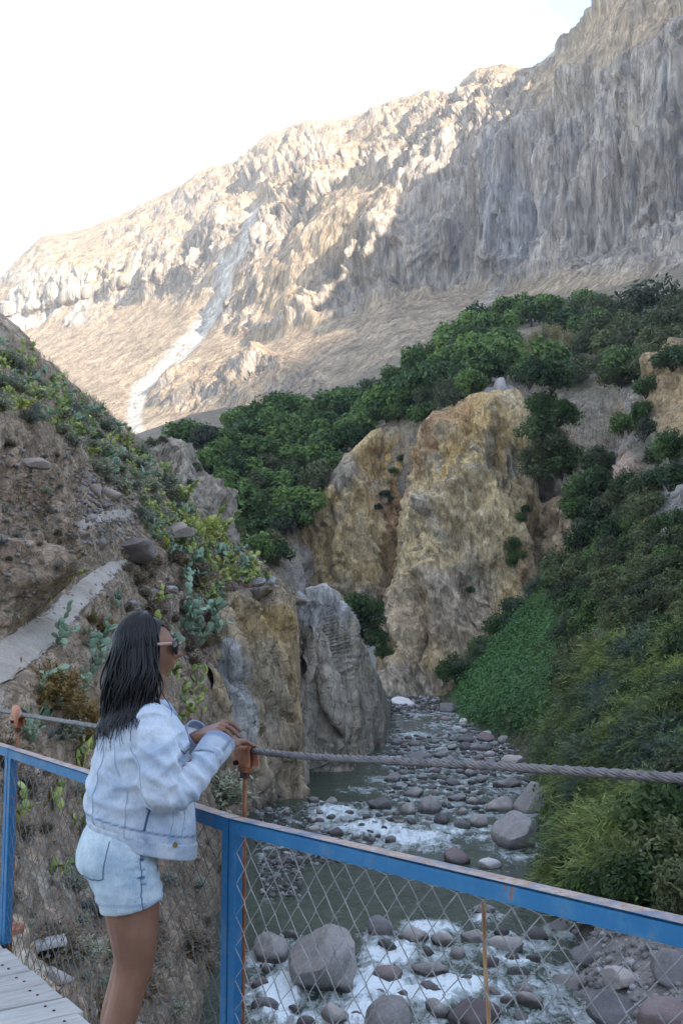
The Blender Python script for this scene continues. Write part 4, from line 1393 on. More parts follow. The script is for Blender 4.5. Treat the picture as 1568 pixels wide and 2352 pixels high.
for (a, b, r, lab) in [(430, 992, 42, 'bushy green tree alone at the edge of the sunlit slope'), (665, 925, 40, 'tall green tree at the crest of the dense stand'),
                       (640, 940, 48, 'broad green tree left of the crest tree'), (785, 910, 34, 'thin topped green tree against the shaded scree'),
                       (1340, 700, 36, 'dark round tree standing out against the tan scree'), (1230, 705, 38, 'pointed green tree left of the dark round one'),
                       (890, 930, 56, 'large bright green tree above the left part of the ochre cliff'), (960, 900, 52, 'large green tree right of the bright one'),
                       (1090, 790, 50, 'green tree at the left end of the upper terrace'), (560, 1160, 55, 'bright green tree low in the gully'),
                       (700, 1150, 50, 'grey green bushy tree at the edge of the ochre cliff'), (590, 1260, 50, 'dark tree at the bottom of the gully')]:
    q, s, d = seat(a, b, r, ter)
    plant('tree', TREES, q, s, lab, 'tree', TG, 'crown', 'trunk')
for (a, b, r, lab) in [(1480, 710, 78, 'huge olive feathery bush at the top right'), (1400, 760, 62, 'grey green feathery bush below the huge olive one'), (1540, 740, 60, 'olive bush at the right edge of the upper terrace')]:
    q, s, d = seat(a, b, r, ter)
    plant('bush', OBUSH, q, s, lab, 'bush', 'feathery bushes at the top right')
for i, (a, b) in enumerate([(1200, 790), (1225, 775), (1250, 770), (1275, 765), (1300, 775), (1215, 800), (1262, 800), (1290, 800), (1240, 812)]):
    q, s, d = seat(a, b, 30, ter)
    plant('reed_clump', REED, q, s * 1.25, 'clump of straw coloured reeds amid the terrace trees', 'reeds', 'straw coloured reeds on the terrace', 'blades')

# ---- bushes hanging over the cliff top and down the gully between the rocks
BG = 'dark bushes between the cliffs on the right'
for (a, b, r) in [(1215, 870, 46), (1265, 880, 48), (1330, 860, 50), (1390, 850, 44), (1240, 940, 42), (1280, 960, 40), (1235, 1000, 40), (1265, 1030, 42), (1215, 1060, 34), (1240, 1095, 40), (1290, 1080, 44), (1320, 1120, 44),
                  (1340, 1170, 46), (1380, 1200, 46), (1350, 1240, 44), (1300, 1060, 40), (1370, 1130, 44), (1410, 1170, 40), (1420, 1230, 44), (1460, 1200, 44), (1450, 1120, 36), (1490, 1130, 44), (1530, 1110, 44),
                  (1500, 1060, 40), (1540, 1040, 44), (1480, 1180, 46), (1410, 985, 34), (1440, 980, 30), (1470, 960, 30), (1475, 1000, 32), (1480, 900, 34), (1480, 850, 40), (1540, 830, 44), (1360, 1060, 36), (1330, 1040, 36)]:
    q, N, d = rb.at(a, b + r * .4)
    if a < 1330 and b < 1110:
        q = P(a, b + r * .5, 158.0); d = 158.0
    plant('bush', BUSH if random.random() < .8 else OBUSH, q, r * d / 2352, 'dark green bush, ' + where(a, b, [(1200, 830), (1560, 1260)]) + ' of the gully right of the ochre cliff', 'bush', BG, lean=.3)
for (a, b, r) in [(1195, 1200, 16), (1185, 1235, 18), (1178, 1265, 18), (1185, 1295, 20), (1205, 1180, 14), (1170, 1300, 14), (920, 1060, 12), (935, 1035, 14), (905, 1085, 10), (885, 1140, 12), (895, 1150, 10), (865, 1170, 10), (1075, 1360, 10)]:
    q, N, d = oc.at(a, b)
    plant('bush', BUSH, q, r * d / 2352, 'small green bush rooted in a crack of the ochre cliff', 'bush', 'bushes on the ochre cliff')
for (a, b, r) in [(800, 1395, 34), (830, 1400, 34), (850, 1430, 34), (865, 1470, 30), (835, 1460, 34), (860, 1400, 24), (878, 1500, 22)]:
    q = P(a, b + r * .6, 140.0)
    plant('bush', BUSH, q, r * 140 / 2352, 'dark green bush in the notch between the two cliffs', 'bush', 'bushes in the notch behind the left cliff')

# ---- right bank: bushes, brooms and creeper carpet
RG = 'bushes on the right bank slope'
for (a, b, r) in [(1030, 1530, 40), (1070, 1500, 46), (1110, 1480, 40), (1060, 1470, 30), (1130, 1440, 36), (1165, 1410, 36), (1190, 1380, 36), (1150, 1380, 30), (1215, 1350, 34), (1235, 1325, 32), (1260, 1300, 30), (1290, 1280, 30), (1205, 1320, 26)]:
    q, N, d = rb.at(a, b + r * .5)
    plant('bush', BLUES if random.random() < .55 else BUSH, q, r * d / 2352, 'blue green bush along the foot of the ochre cliff', 'bush', RG)
slope = [(1260, 1330), (1330, 1260), (1430, 1250), (1500, 1180), (1568, 1180), (1568, 1500), (1420, 1500), (1350, 1560), (1310, 1620), (1290, 1640), (1300, 1500), (1300, 1420)]
for a, b in sorted(fill(slope, 64, 27)):
    r = random.uniform(30, 46)
    q, N, d = rb.at(a, b + r * .5)
    plant('bush', random.choice([BUSH, OBUSH, OBUSH]), q, r * d / 2352, 'dull green scrub bush, ' + where(a, b, slope) + ' of the slope above the creeper', 'bush', RG)
near = [(1285, 1640), (1350, 1520), (1420, 1450), (1568, 1420), (1568, 1800), (1300, 1800), (1255, 1740)]
for a, b in sorted(fill(near, 60, 34)):
    r = random.uniform(52, 78)
    q, N, d = rb.at(a, b + r * .5)
    plant('broom_bush', random.choice([BROOM, BROOM, BROOM, BLUES, BLUES]), q, r * d / 2352, 'long shooted bush, ' + where(a, b, near) + ' of the right bank above the cable', 'bush', RG, lean=.2)
for (a, b, r) in [(1330, 1950, 95), (1400, 1920, 105), (1300, 1990, 80), (1380, 1990, 90), (1450, 1880, 100), (1340, 1880, 80), (1440, 1970, 90), (1500, 1930, 90)]:
    q, N, d = rb.at(a, b + r * .5)
    plant('broom_bush', BROOM, q, 1.2 * r * d / 2352, 'feathery yellow green broom bush leaning over the pool, ' + where(a, b, [(1290, 1870), (1510, 2000)]) + ' of its clump', 'bush', 'broom bushes over the pool', lean=.15)
for (a, b, r) in [(1530, 1900, 90), (1560, 1990, 90), (1500, 2040, 80), (1568, 1820, 80), (1430, 2050, 70), (1560, 2080, 80), (1360, 2060, 60)]:
    q, N, d = rb.at(a, b + r * .5)
    plant('bush', random.choice([BUSH, OBUSH]), q, r * d / 2352, 'dark bush, ' + where(a, b, [(1350, 1810), (1570, 2090)]) + ' of the group above the blue rail', 'bush', RG)


def carpet(name, surf, maskf, n, ls, mat_, label, lift=.12, rough=.6):
    g = np.random.default_rng(77)
    m_ = maskf(surf.ppx, surf.ppy)
    # weight by area seen
    w = m_ * (surf.pd / surf.pd.mean()) ** 2
    idx = g.choice(len(w), n, p=w / w.sum())
    c = surf.flat[idx] + g.normal(size=(n, 3)) * .35
    c = c + surf.N[idx] * (lift + rough * (fbm(c / 2.2, 3) + .3) * (.4 + .6 * g.random(n)))[:, None]
    nm = surf.N[idx] + rand_dirs(g, n) * .7 + np.array([0, 0, .3]); nm /= np.linalg.norm(nm, axis=1)[:, None]
    s = ls * g.uniform(.6, 1.3, n)
    V, F = quads(c, nm, rand_dirs(g, n), s, s * .7)
    lv = np.clip(.45 + .5 * fbm(c / 1.5, 3) + .18 * g.normal(size=n), 0, 1)
    return link(name, mesh_np(name, V, F, {'lv': np.repeat(lv, 4)}, False, [mat_]), kind='stuff', label=label, category='creeper')


cpoly = [(1060, 1600), (1110, 1520), (1180, 1430), (1240, 1380), (1300, 1330), (1300, 1420), (1290, 1560), (1262, 1650), (1190, 1676), (1100, 1662), (1068, 1640)]


def cmask(x, y):
    out = np.zeros_like(x)
    for k in np.nonzero((x > 1040) & (x < 1290) & (y > 1380) & (y < 1690))[0]:
        out[k] = 1.0 if inpoly(x[k] + random.gauss(0, 9), y[k] + random.gauss(0, 9), cpoly) else 0.0
    return out


carpet('creeper', rb, cmask, 30000, .17, ML['carpet'], 'bright green creeper carpet sloping down to the river stones', rough=1.5)
carpet('undergrowth', rb, lambda x, y: ((x > 1225) & (x < 1700) & (y > 1230) & (y < 2120)).astype(float), 52000, .13, ML['tree'], 'low dark undergrowth covering the right bank between the bushes')

# ---- left hillside: prickly pears, rosettes, scrub
PADV, PADF = ICO[2]


def pad_np(g, base, d, L, w, th):
    d = d / np.linalg.norm(d)
    sd = np.cross(d, rand_dirs(g, 1)[0]); sd /= np.linalg.norm(sd)
    nn_ = np.cross(d, sd)
    v = PADV * np.array([w, th, L / 2])
    v[:, 0] *= 1 + .18 * PADV[:, 2]
    M = np.stack([sd, nn_, d], 1)
    return v @ M.T + base + d * L * .48


def cactus_layout(seed, n, L):
    g = np.random.default_rng(seed)
    pads = []
    tips = []
    for i in range(4):
        a = g.uniform(0, 6.28)
        d = np.array([math.cos(a) * .55, math.sin(a) * .55, .8])
        b = np.array([g.normal(0, .25), g.normal(0, .25), -.05]) * L * 1.6
        pads.append((b, d, L * g.uniform(.9, 1.15))); tips.append((b + d / np.linalg.norm(d) * L * .95, d))
    while len(pads) < n:
        b, d = tips[g.integers(len(tips))]
        d2 = d / np.linalg.norm(d) * .7 + rand_dirs(g, 1)[0] * .8 + np.array([0, 0, .28])
        d2 /= np.linalg.norm(d2)
        l = L * g.uniform(.65, 1.05)
        if (b + d2 * l)[2] < .1 * L:
            continue
        pads.append((b, d2, l)); tips.append((b + d2 * l * .93, d2))
    return pads


def cactus_joined(seed, n, L, mat_, fruit=.25):
    g = np.random.default_rng(seed + 5)
    vs, fs, lv, mi, k = [], [], [], [], 0
    v1, f1 = ICO[1]
    for b, d, l in cactus_layout(seed, n, L):
        v = pad_np(g, b, d, l, l * .36, l * .085)
        vs.append(v); fs.append(PADF + k); k += len(v); lv += [g.uniform(0, 1)] * len(v); mi += [0] * len(PADF)
        if g.random() < fruit:
            for _ in range(3):
                c = b + d / np.linalg.norm(d) * l + g.normal(size=3) * l * .14
                vs.append(v1 * l * .085 + c); fs.append(f1 + k); k += len(v1); lv += [.5] * len(v1); mi += [1] * len(f1)
    return mesh_np('pads', np.concatenate(vs), np.concatenate(fs), {'lv': np.array(lv)}, True, [mat_, M_fruit], mi)


CACT = [(cactus_joined(500 + i, 20 + 4 * (i % 3), .34, M_pad if i % 3 else M_padb), None, .8, 0.0) for i in range(6)]
HG = 'prickly pears on the left hillside'
hpoly = [(0, 790), (60, 815), (140, 890), (230, 960), (310, 1035), (400, 1125), (480, 1205), (560, 1275), (640, 1335), (560, 1345), (470, 1370), (380, 1290), (300, 1140), (215, 1060), (150, 1000), (90, 960), (30, 950), (0, 930)]
for a, b in sorted(fill(hpoly, 170, 15)):
    q, N, d = hs.at(a, b)
    plant('prickly_pear', CACT, q - N * .05, random.uniform(22, 42) * d / 2352, 'yellow green prickly pear clump, ' + where(a, b, hpoly) + ' of the left hill crest', 'cactus', HG, 'pads', squash=.85)
for a, b in [(425, 1215), (440, 1235), (455, 1250), (480, 1250), (500, 1275), (520, 1290), (470, 1280), (450, 1290), (545, 1310), (410, 1190), (490, 1310), (430, 1265), (575, 1320), (600, 1330), (400, 1235), (420, 1255), (370, 1230), (385, 1262)]:
    q, N, d = hs.at(a, b)
    plant('prickly_pear', CACT, q, random.uniform(34, 50) * d / 2352, 'bright yellow green prickly pear in the bank above the left cliff', 'cactus', 'bright prickly pears above the left cliff', 'pads')
for a, b in sorted(fill([(0, 780), (150, 900), (330, 1050), (480, 1220), (430, 1300), (330, 1210), (200, 1060), (60, 960), (0, 940)], 55, 24)):
    q, N, d = hs.at(a, b)
    plant('grey_scrub', SCRUB[1:3], q, random.uniform(20, 38) * d / 2352, 'grey green scrub tuft, ' + where(a, b, hpoly) + ' of the left hill crest', 'scrub', 'grey scrub on the left hillside', 'twigs')
for a, b in sorted(fill([(290, 1300), (420, 1290), (520, 1350), (500, 1480), (420, 1560), (330, 1500), (280, 1420)], 34, 26)):
    q, N, d = hs.at(a, b)
    plant('brown_scrub', [SCRUB[0], SCRUB[3]], q, random.uniform(20, 38) * d / 2352, 'dry brown scrub tuft, ' + where(a, b, [(280, 1290), (520, 1560)]) + ' of the slope below the path', 'scrub', 'brown scrub below the path', 'twigs')
for a, b in sorted(fill([(0, 1650), (120, 1680), (300, 1750), (520, 1850), (560, 2050), (500, 2352), (0, 2352)], 60, 44)):
    q, N, d = hs.at(a, b)
    plant('brown_scrub', SCRUB, q, random.choice((16, 24, 34, 52, 70)) * random.uniform(.8, 1.2) * d / 2352, 'dull scrub tuft, ' + where(a, b, [(0, 1650), (560, 2352)]) + ' of the bank behind the mesh', 'scrub', 'scrub on the bank behind the mesh', 'twigs')
for (a, b, r, lab) in [(82, 965, 38, 'silver leaved rosette high on the left rock face'), (90, 1290, 34, 'silver rosette on the rock face left of the path'), (135, 1305, 26, 'smaller silver rosette right of the one beside the path'),
                       (20, 1250, 26, 'silver rosette at the left edge of the rock face'), (240, 1960, 50, 'pale rosette seen through the mesh behind the shorts'), (170, 2010, 36, 'pale rosette low behind the left mesh panel'), (120, 1700, 40, 'grey rosette under the cable near the left clamp'),
                       (180, 980, 24, 'silver rosette on the ridge above the rock face'), (150, 1060, 20, 'small silver rosette at the middle of the rock face'), (330, 1090, 18, 'small silver rosette under the crest cacti'), (20, 1170, 22, 'small silver rosette in a crack of the rock face'), (205, 2090, 40, 'pale rosette near the white block behind the mesh')]:
    q, N, d = hs.at(a, b)
    plant('silver_rosette', ROS, q + N * .05, r * d / 2352, lab, 'rosette plant', 'silver rosettes of the left hillside', 'blades')
for a, b in sorted(fill([(0, 960), (170, 1040), (180, 1250), (190, 1330), (0, 1430)], 22, 34)):
    q, N, d = hs.at(a, b)
    plant('rock_tuft', [SCRUB[1], ROS[0], SCRUB[3]], q, random.uniform(9, 18) * d / 2352, 'small tuft growing in the rock face beside the path', 'scrub', 'tufts in the rock face', 'twigs')

# nearer prickly pears, every pad a piece of its own
PADM = {}
for key, mm in (('g', M_pad), ('b', M_padb)):
    for j in range(3):
        g_ = np.random.default_rng(40 + j)
        v = PADV * np.array([.36, .085, .5]); v[:, 0] *= 1 + .2 * PADV[:, 2]
        v = v + np.array([0, 0, .48])
        PADM[key, j] = mesh_np('pad', v, PADF, {'lv': np.full(len(v), .15 + .35 * j)}, True, [mm])


def big_cactus(px, py, n, Lpx, key, label, seed, surf=hs):
    q, N, d = surf.at(px, py)
    L = Lpx * 1.08 * d / 2352
    g = np.random.default_rng(seed)
    e = empty('prickly_pear', q, 0, label=label, category='cactus', group='large prickly pears beside the path and bridge')
    for b, dd, l in cactus_layout(seed, int(n * 1.5), L):
        dd = dd / np.linalg.norm(dd)
        sd = np.cross(dd, rand_dirs(g, 1)[0]); sd /= np.linalg.norm(sd); n_ = np.cross(dd, sd)
        o = link('pad', PADM[key, int(g.integers(3))], e)
        M = Matrix(((sd[0], n_[0], dd[0]), (sd[1], n_[1], dd[1]), (sd[2], n_[2], dd[2]))).to_4x4()
        o.matrix_local = Matrix.Translation(Vector(b)) @ M @ Matrix.Scale(l, 4)
    return e


for i, (a, b, n, L, key, lab) in enumerate([
        (455, 1480, 34, 24, 'b', 'dense blue green prickly pear right of her head on the cliff edge'),
        (420, 1440, 26, 22, 'b', 'blue green prickly pear above her sunglasses'), (490, 1455, 24, 22, 'b', 'prickly pear at the brink above the left cliff'),
        (400, 1500, 16, 20, 'b', 'prickly pear just behind her face'), (370, 1405, 18, 18, 'g', 'yellow green prickly pear on the slope above her head'),
        (275, 1395, 16, 20, 'b', 'small prickly pear at the path edge above her hair'), (215, 1540, 26, 24, 'b', 'dark blue green prickly pear left of her hair by the path'),
        (235, 1490, 18, 22, 'b', 'prickly pear behind her hair beside the dry bush'), (140, 1480, 18, 20, 'b', 'blue green prickly pear at the path edge behind the dry bush'),
        (110, 1645, 26, 28, 'b', 'pale blue green prickly pear above the left clamp'), (430, 1610, 22, 22, 'g', 'yellow green prickly pear below her chin behind her chest'),
        (465, 1640, 14, 18, 'g', 'small yellow green prickly pear above her folded hands'), (190, 1760, 30, 30, 'g', 'big leafy prickly pear behind the cable left of her back'),
        (150, 1850, 22, 28, 'g', 'prickly pear seen through the left mesh panel'), (195, 1900, 14, 26, 'g', 'prickly pear close behind her waist beyond the mesh'),
        (130, 2000, 10, 24, 'g', 'small prickly pear low behind the left mesh panel'), (20, 1880, 12, 26, 'g', 'prickly pear at the left edge behind the blue post'),
        (345, 1440, 16, 20, 'g', 'yellow green prickly pear over the top of her head'), (445, 1395, 20, 20, 'b', 'blue green prickly pear near the cliff brink above the dense one'),
        (500, 1400, 14, 18, 'g', 'yellow green prickly pear at the corner of the cliff brink'), (185, 1600, 20, 24, 'b', 'pale prickly pear between the dry bush and her hair'),
        (75, 1700, 18, 24, 'b', 'prickly pear behind the left cable clamp'), (390, 1550, 14, 18, 'g', 'prickly pear between her chin and the cliff'),
        (450, 1560, 16, 18, 'g', 'green prickly pear below the dense blue one'), (410, 1660, 12, 18, 'g', 'prickly pear right in front of her chest on the far slope'),
        (110, 1380, 10, 16, 'g', 'small prickly pear at the foot of the rock face'), (160, 1330, 10, 16, 'g', 'small green prickly pear beside the bend of the path')]):
    big_cactus(a, b, n, L, key, lab, 700 + i)
for (a, b, r, lab) in [(125, 1590, 105, 'round dry golden bush beside the path left of her hair'), (185, 1650, 85, 'dry golden bush lower right of the round one'), (245, 1440, 38, 'dry brown bush at the path edge above her hair'), (215, 1420, 26, 'small dry bush at the bend of the path')]:
    q, N, d = hs.at(a, b + r * .4)
    plant('dry_bush', DRY, q, r * d / 2352, lab, 'bush', 'dry bushes beside the path', 'twigs')

# ---- boulders on the hillside
for (a, b, w, hg, key, pr, lab) in [(300, 1240, 115, 66, 'h', 3, 'large brown grey boulder at the top of the path'), (388, 1205, 92, 42, 'h', 1, 'flat reddish boulder right of the large one by the path'),
                                    (215, 1115, 46, 40, 'h', 3, 'brown boulder above the end of the path'), (258, 1128, 42, 30, 'h', 6, 'brown boulder right of the one above the path end'),
                                    (588, 1328, 52, 36, 'g', 3, 'dark grey rock at the brink of the left cliff'), (622, 1328, 24, 20, 'w', 0, 'white stone on top of the left cliff'), (686, 1364, 30, 24, 'w', 3, 'white stone at the tip of the left cliff'),
                                    (70, 1055, 70, 30, 'h', 1, 'overhanging slab in the left rock face'), (355, 1352, 26, 18, 'p', 5, 'pale stone on the slope right of the path'), (392, 1345, 30, 16, 'w', 1, 'whitish flat stone on the slope right of the path'),
                                    (300, 1385, 22, 12, 'w', 1, 'small whitish stone below the end of the path'), (130, 2230, 60, 36, 'p', 3, 'pale stone beside the bridge foot'), (210, 1180, 30, 18, 'p', 0, 'pale stone under the upper bit of path'), (190, 1220, 34, 24, 'h', 6, 'brown stone at the left side of the path end'),
                                    (230, 1240, 26, 22, 'h', 4, 'round stone between the path end and the large boulder')]:
    put_rock('boulder', a, b, w * 1.35, hg * 1.15, key, pr, sink=.75, surf=hs, label=lab, group='boulders on the left hillside')

# ---- litter of the left slope: loose stones and dry grass
gravel('loose_stones', [(0, 1000, 330, 1420), (280, 1150, 560, 1560), (0, 1650, 560, 2352), (180, 1080, 330, 1250)], 1500, 4, 17, [M_b_hill, M_b_pale, M_b_hill, M_b_grey], surf=hs)


def grass_litter(name, surf, regions, n, L, mat_, label):
    g = np.random.default_rng(99)
    ok = np.zeros(len(surf.ppx))
    for (x0, y0, x1, y1) in regions:
        ok[(surf.ppx > x0) & (surf.ppx < x1) & (surf.ppy > y0) & (surf.ppy < y1)] = 1
    if surf is hs:
        ok *= (pathm_all.ravel() < .1)
    w = ok * surf.pd ** 1.2 * np.clip(fbm(surf.flat / 2.5, 3) + .15, 0.02, 1)
    idx = g.choice(len(w), n, p=w / w.sum())
    c = surf.flat[idx] + g.normal(size=(n, 3)) * .12
    al = surf.N[idx] * .3 + np.array([0, 0, .8]) + rand_dirs(g, n) * .7
    al /= np.linalg.norm(al, axis=1)[:, None]
    V, F = quads(c + al * L * .6, rand_dirs(g, n), al, L * g.uniform(.5, 1.2, n), L * .07 * np.ones(n))
    return link(name, mesh_np(name, V, F, {'lv': np.repeat(g.random(n), 4)}, False, [mat_]), kind='stuff', label=label, category='grass')


grass_litter('dry_grass', hs, [(0, 760, 700, 2352)], 16000, .16, ML['dry'], 'dry grass and litter strewn over the left hillside')
grass_litter('dry_grass', hs, [(0, 760, 700, 1500)], 14000, .17, ML['greygreen'], 'grey green herbs strewn over the left hillside')
grass_litter('tall_grass', rb, [(1050, 1230, 1700, 2120)], 12000, .30, ML['broom'], 'long grass growing between the bushes of the right bank')

for a, b, w, hg, pr, lab in [(1128, 900, 34, 34, 3, 'pale grey rock on top of the ochre cliff, leftmost of three'), (1150, 888, 40, 46, 6, 'largest pale grey rock of three on top of the ochre cliff'), (1174, 896, 34, 30, 3, 'pale grey rock on top of the ochre cliff, rightmost of three')]:
    put_rock('boulder', a, b, w, hg, 'p', pr, depth=177.0, label=lab, group='rocks on the terrace edge', tilt=.5)

for a, b in sorted(fill(cpoly, 16, 34)):
    q, N, d = rb.at(a, b)
    plant('weed_tuft', random.choice([BLUES, OBUSH, BROOM]), q, random.uniform(8, 19) * d / 2352, 'small weed tuft, ' + where(a, b, cpoly) + ' of the bright green creeper', 'plant', 'weed tufts in the creeper')
for a, b, r in [(345, 1030, 16), (372, 1024, 14), (330, 1045, 14), (455, 1085, 14), (410, 1150, 14), (385, 1160, 12), (440, 1120, 12), (360, 1120, 10)]:
    q, N, d = kc.at(a, b)
    plant('bush', OBUSH, q, r * d / 2352, 'small olive bush, ' + where(a, b, [(325, 1020), (460, 1165)]) + ' of the brown outcrop behind the crest', 'bush', 'bushes on the brown outcrop')
# ================================================================== foot bridge
RZT = 0.955                                   # top of the blue rail
RC = P(525, 1880, onz(525, 1880, RZT))        # over the middle post
RL = P(19, 1719, onz(19, 1719, RZT))          # over the left post
RT = RL - RC; PANEL = float(np.linalg.norm(RT[:2]))
RT = np.array([RT[0], RT[1], 0]); RT /= np.linalg.norm(RT)      # along the bridge, away to the left
RN = np.array([-RT[1], RT[0], 0]); RN = RN if RN[0] > 0 else -RN  # outwards, over the river
RO = np.array([RC[0], RC[1], 0.0])


SL = 0.0


def B(s, o, z):
    """bridge coordinates: metres along from the middle post (left is +), metres outwards of the rail, height"""
    return RO + RT * s + RN * o + np.array([0, 0, z + SL * max(0.0, -s)])


def ray_off(px, py, off):
    """the point of the pixel's ray that lies off metres outside the rail plane"""
    d1 = P(px, py, 1.0) - np.array([0, 0, EYE])
    c = np.array([0, 0, EYE])
    k = (off + (RO - c) @ RN) / (d1 @ RN)
    return c + d1 * k


_r = ray_off(1568, 2122, 0.0)                 # the bridge rises again to the right of the middle post
SL = (_r[2] - RZT) / max(.1, -float((_r - RO) @ RT))

t = NT('blue paint')
_p = t.pos()
_n1 = t.noise(_p, 9, 6, .7); _n2 = t.noise(t.pos((1, 1, 1)), 55, 4, .7); _n3 = t.noise(_p, 3, 3)
bl = t.mix(_n3, (0.006, 0.092, 0.22), (0.014, 0.145, 0.305))
bl = t.mix(t.ramp(_n1, [(.50, 0.), (.68, .7)]), bl, (0.07, 0.19, 0.30))
up = t.n('SeparateXYZ'); t.t.links.new(t.n('NewGeometry').outputs['Normal'], up.inputs[0])
topw = t.math('MULTIPLY', t.ramp(up.outputs[2], [(.6, 0.), (.9, 1.)]), t.ramp(t.math('ADD', t.math('MULTIPLY', _n1, .7), t.math('MULTIPLY', _n2, .3)), [(.36, 0.), (.52, 1.)]))
bl = t.mix(topw, bl, t.mix(t.ramp(_n2, [(.4, 0.), (.6, 1.)]), (0.46, 0.40, 0.36), (0.35, 0.21, 0.13)))
bl = t.mix(t.ramp(t.math('ADD', t.math('MULTIPLY', _n1, .6), t.math('MULTIPLY', _n2, .4)), [(.585, 0.), (.625, .9)]), bl, (0.20, 0.085, 0.04))
M_blue = t.done(bl, t.ramp(_n2, [(.3, .38), (.7, .6)]), t.bump(_n2, .25, .004), .4)
t = NT('rusty steel')
_p = t.pos()
_n1 = t.noise(_p, 14, 6, .7); _n2 = t.noise(_p, 90, 3)
rs = t.ramp(_n1, [(.3, (0.11, 0.045, 0.022)), (.5, (0.25, 0.092, 0.038)), (.72, (0.36, 0.15, 0.075))])
M_rust = t.done(rs, .8, t.bump(t.math('ADD', _n1, _n2), .4, .004), .3)
t = NT('red lead paint')
_p = t.pos()
_n1 = t.noise(_p, 22, 6, .7)
M_red = t.done(t.ramp(_n1, [(.32, (0.15, 0.055, 0.025)), (.5, (0.40, 0.155, 0.082)), (.75, (0.50, 0.225, 0.13))]), .6, t.bump(_n1, .35, .004), .35)
t = NT('dark rust')
_n1 = t.noise(t.pos(), 30, 5, .7)
M_drust = t.done(t.ramp(_n1, [(.3, (0.030, 0.018, 0.013)), (.7, (0.11, 0.055, 0.032))]), .85, t.bump(_n1, .4, .004), .3)
t = NT('steel wire')
_n1 = t.noise(t.pos(), 25, 4, .6)
M_wire = t.done(t.ramp(_n1, [(.35, (0.22, 0.21, 0.205)), (.65, (0.42, 0.41, 0.40))]), .5, None, .5, Metallic=.3)
t = NT('dull wire')
_n1 = t.noise(t.pos(), 25, 4, .6)
M_wire_d = t.done(t.ramp(_n1, [(.35, (0.11, 0.105, 0.10)), (.65, (0.21, 0.20, 0.195))]), .6, None, .4, Metallic=.3)
t = NT('cable steel')
_n1 = t.noise(t.pos(), 30, 5, .65)
M_cable = t.done(t.ramp(_n1, [(.3, (0.055, 0.048, 0.045)), (.55, (0.15, 0.135, 0.13)), (.75, (0.19, 0.135, 0.105))]), .48, t.bump(_n1, .3, .003), .5, Metallic=.45)
t = NT('weathered plank')
pv = t.pos((1, 1, 1), obj=True)
grain = t.n('Mapping', Scale=(14, 1.2, 14)); t.t.links.new(pv, grain.inputs[0])
rn = t.n('ObjectInfo').outputs['Random']
cm = t.n('CombineXYZ'); t.t.links.new(t.math('MULTIPLY', rn, 30.), cm.inputs[1]); t.t.links.new(cm.outputs[0], grain.inputs['Location'])
_n1 = t.noise(grain.outputs[0], 2.2, 7, .7, .5); _n2 = t.noise(pv, 3.0, 4); _n3 = t.noise(grain.outputs[0], 9, 4, .7)
pc = t.ramp(_n1, [(.25, (0.26, 0.245, 0.215)), (.5, (0.42, 0.40, 0.365)), (.8, (0.53, 0.51, 0.475))])
pc = t.mix(t.ramp(_n2, [(.45, 0.), (.75, .5)]), pc, (0.30, 0.29, 0.26))
pc = t.mix(1, pc, t.ramp(_n3, [(.30, .72), (.46, 1.)]), 'MULTIPLY')
pc = t.mix(1, pc, t.ramp(rn, [(0, .86), (1, 1.1)]), 'MULTIPLY')
M_plank = t.done(pc, .85, t.bump(t.math('ADD', _n1, t.math('MULTIPLY', _n3, .6)), .6, .006), .25)
t = NT('concrete')
_n1 = t.noise(t.pos(), 6, 6, .7)
M_conc = t.done(t.ramp(_n1, [(.3, (0.30, 0.285, 0.265)), (.7, (0.48, 0.46, 0.435))]), .9, t.bump(_n1, .4, .02), .2)


def chain_link(name, s0, s1, z0, z1, mat_, parent, r=.0021, w=.094, h=.100, o=.012):
    """woven zigzag wires running upwards, each hooked into its neighbours"""
    b = MB()
    n = int((s1 - s0) / (w / 2))
    for i in range(n + 1):
        sc_ = s0 + i * w / 2
        pts = []
        k = 0
        z = z0 - (h / 2 if i % 2 else 0)
        sgn = 1
        while z < z1 + h / 2:
            s_ = sc_ + sgn * w * .25 * 1.06
            jit = random.uniform(-.0035, .0035)
            zz = min(max(z, z0), z1)
            ss = min(max(s_ + jit, s0), s1)
            pts.append(B(ss, o + .0022 * sgn * (1 if i % 2 else -1), zz + random.uniform(-.002, .002)))
            sgn = -sgn; z += h / 2
        b.tube(np.array(pts), r, 4, False)
    return b.build(name, mat_, parent, True, kind='stuff')


def panel(s0, s1, label, matw, tilt=0.0):
    e = empty('railing_panel', B((s0 + s1) / 2, 0, 0), label=label, category='railing', group='blue railing panels of the bridge')
    inv = Matrix.Translation(-Vector(e.location))

    def fin(o_):
        o_.matrix_parent_inverse = inv
        return o_
    b = MB()   # top rail: angle iron, flange up
    b.bar(B(s0, .004, RZT - .0235), B(s1, .004, RZT - .0235), .006, .045)
    b.bar(B(s0, .026, RZT - .003), B(s1, .026, RZT - .003), .050, .006)
    fin(b.build('top_rail', M_blue, e))
    b = MB()
    b.bar(B(s0 + .05, .002, -.075), B(s1 - .05, .002, -.075), .006, .04)
    fin(b.build('bottom_rail', M_blue, e))
    for s_, sg in ((s0, 1), (s1, -1)):
        b = MB()
        b.bar(B(s_ + sg * .021, .0035, -.02), B(s_ + sg * (.021 - tilt), .0035, RZT - .0475), .040, .006, up=RN)
        b.bar(B(s_ + sg * .003, .0285, -.02), B(s_ + sg * (.003 - tilt), .0285, RZT - .0075), .006, .042, up=RN)
        fin(b.build('post', M_blue, e))
    fin(chain_link('chain_link', s0 + .03, s1 - .03, -.05, RZT - .045, matw, e))
    # hooks that tie the mesh to the rail
    for k in range(int((s1 - s0) / .2)):
        pass
    return e


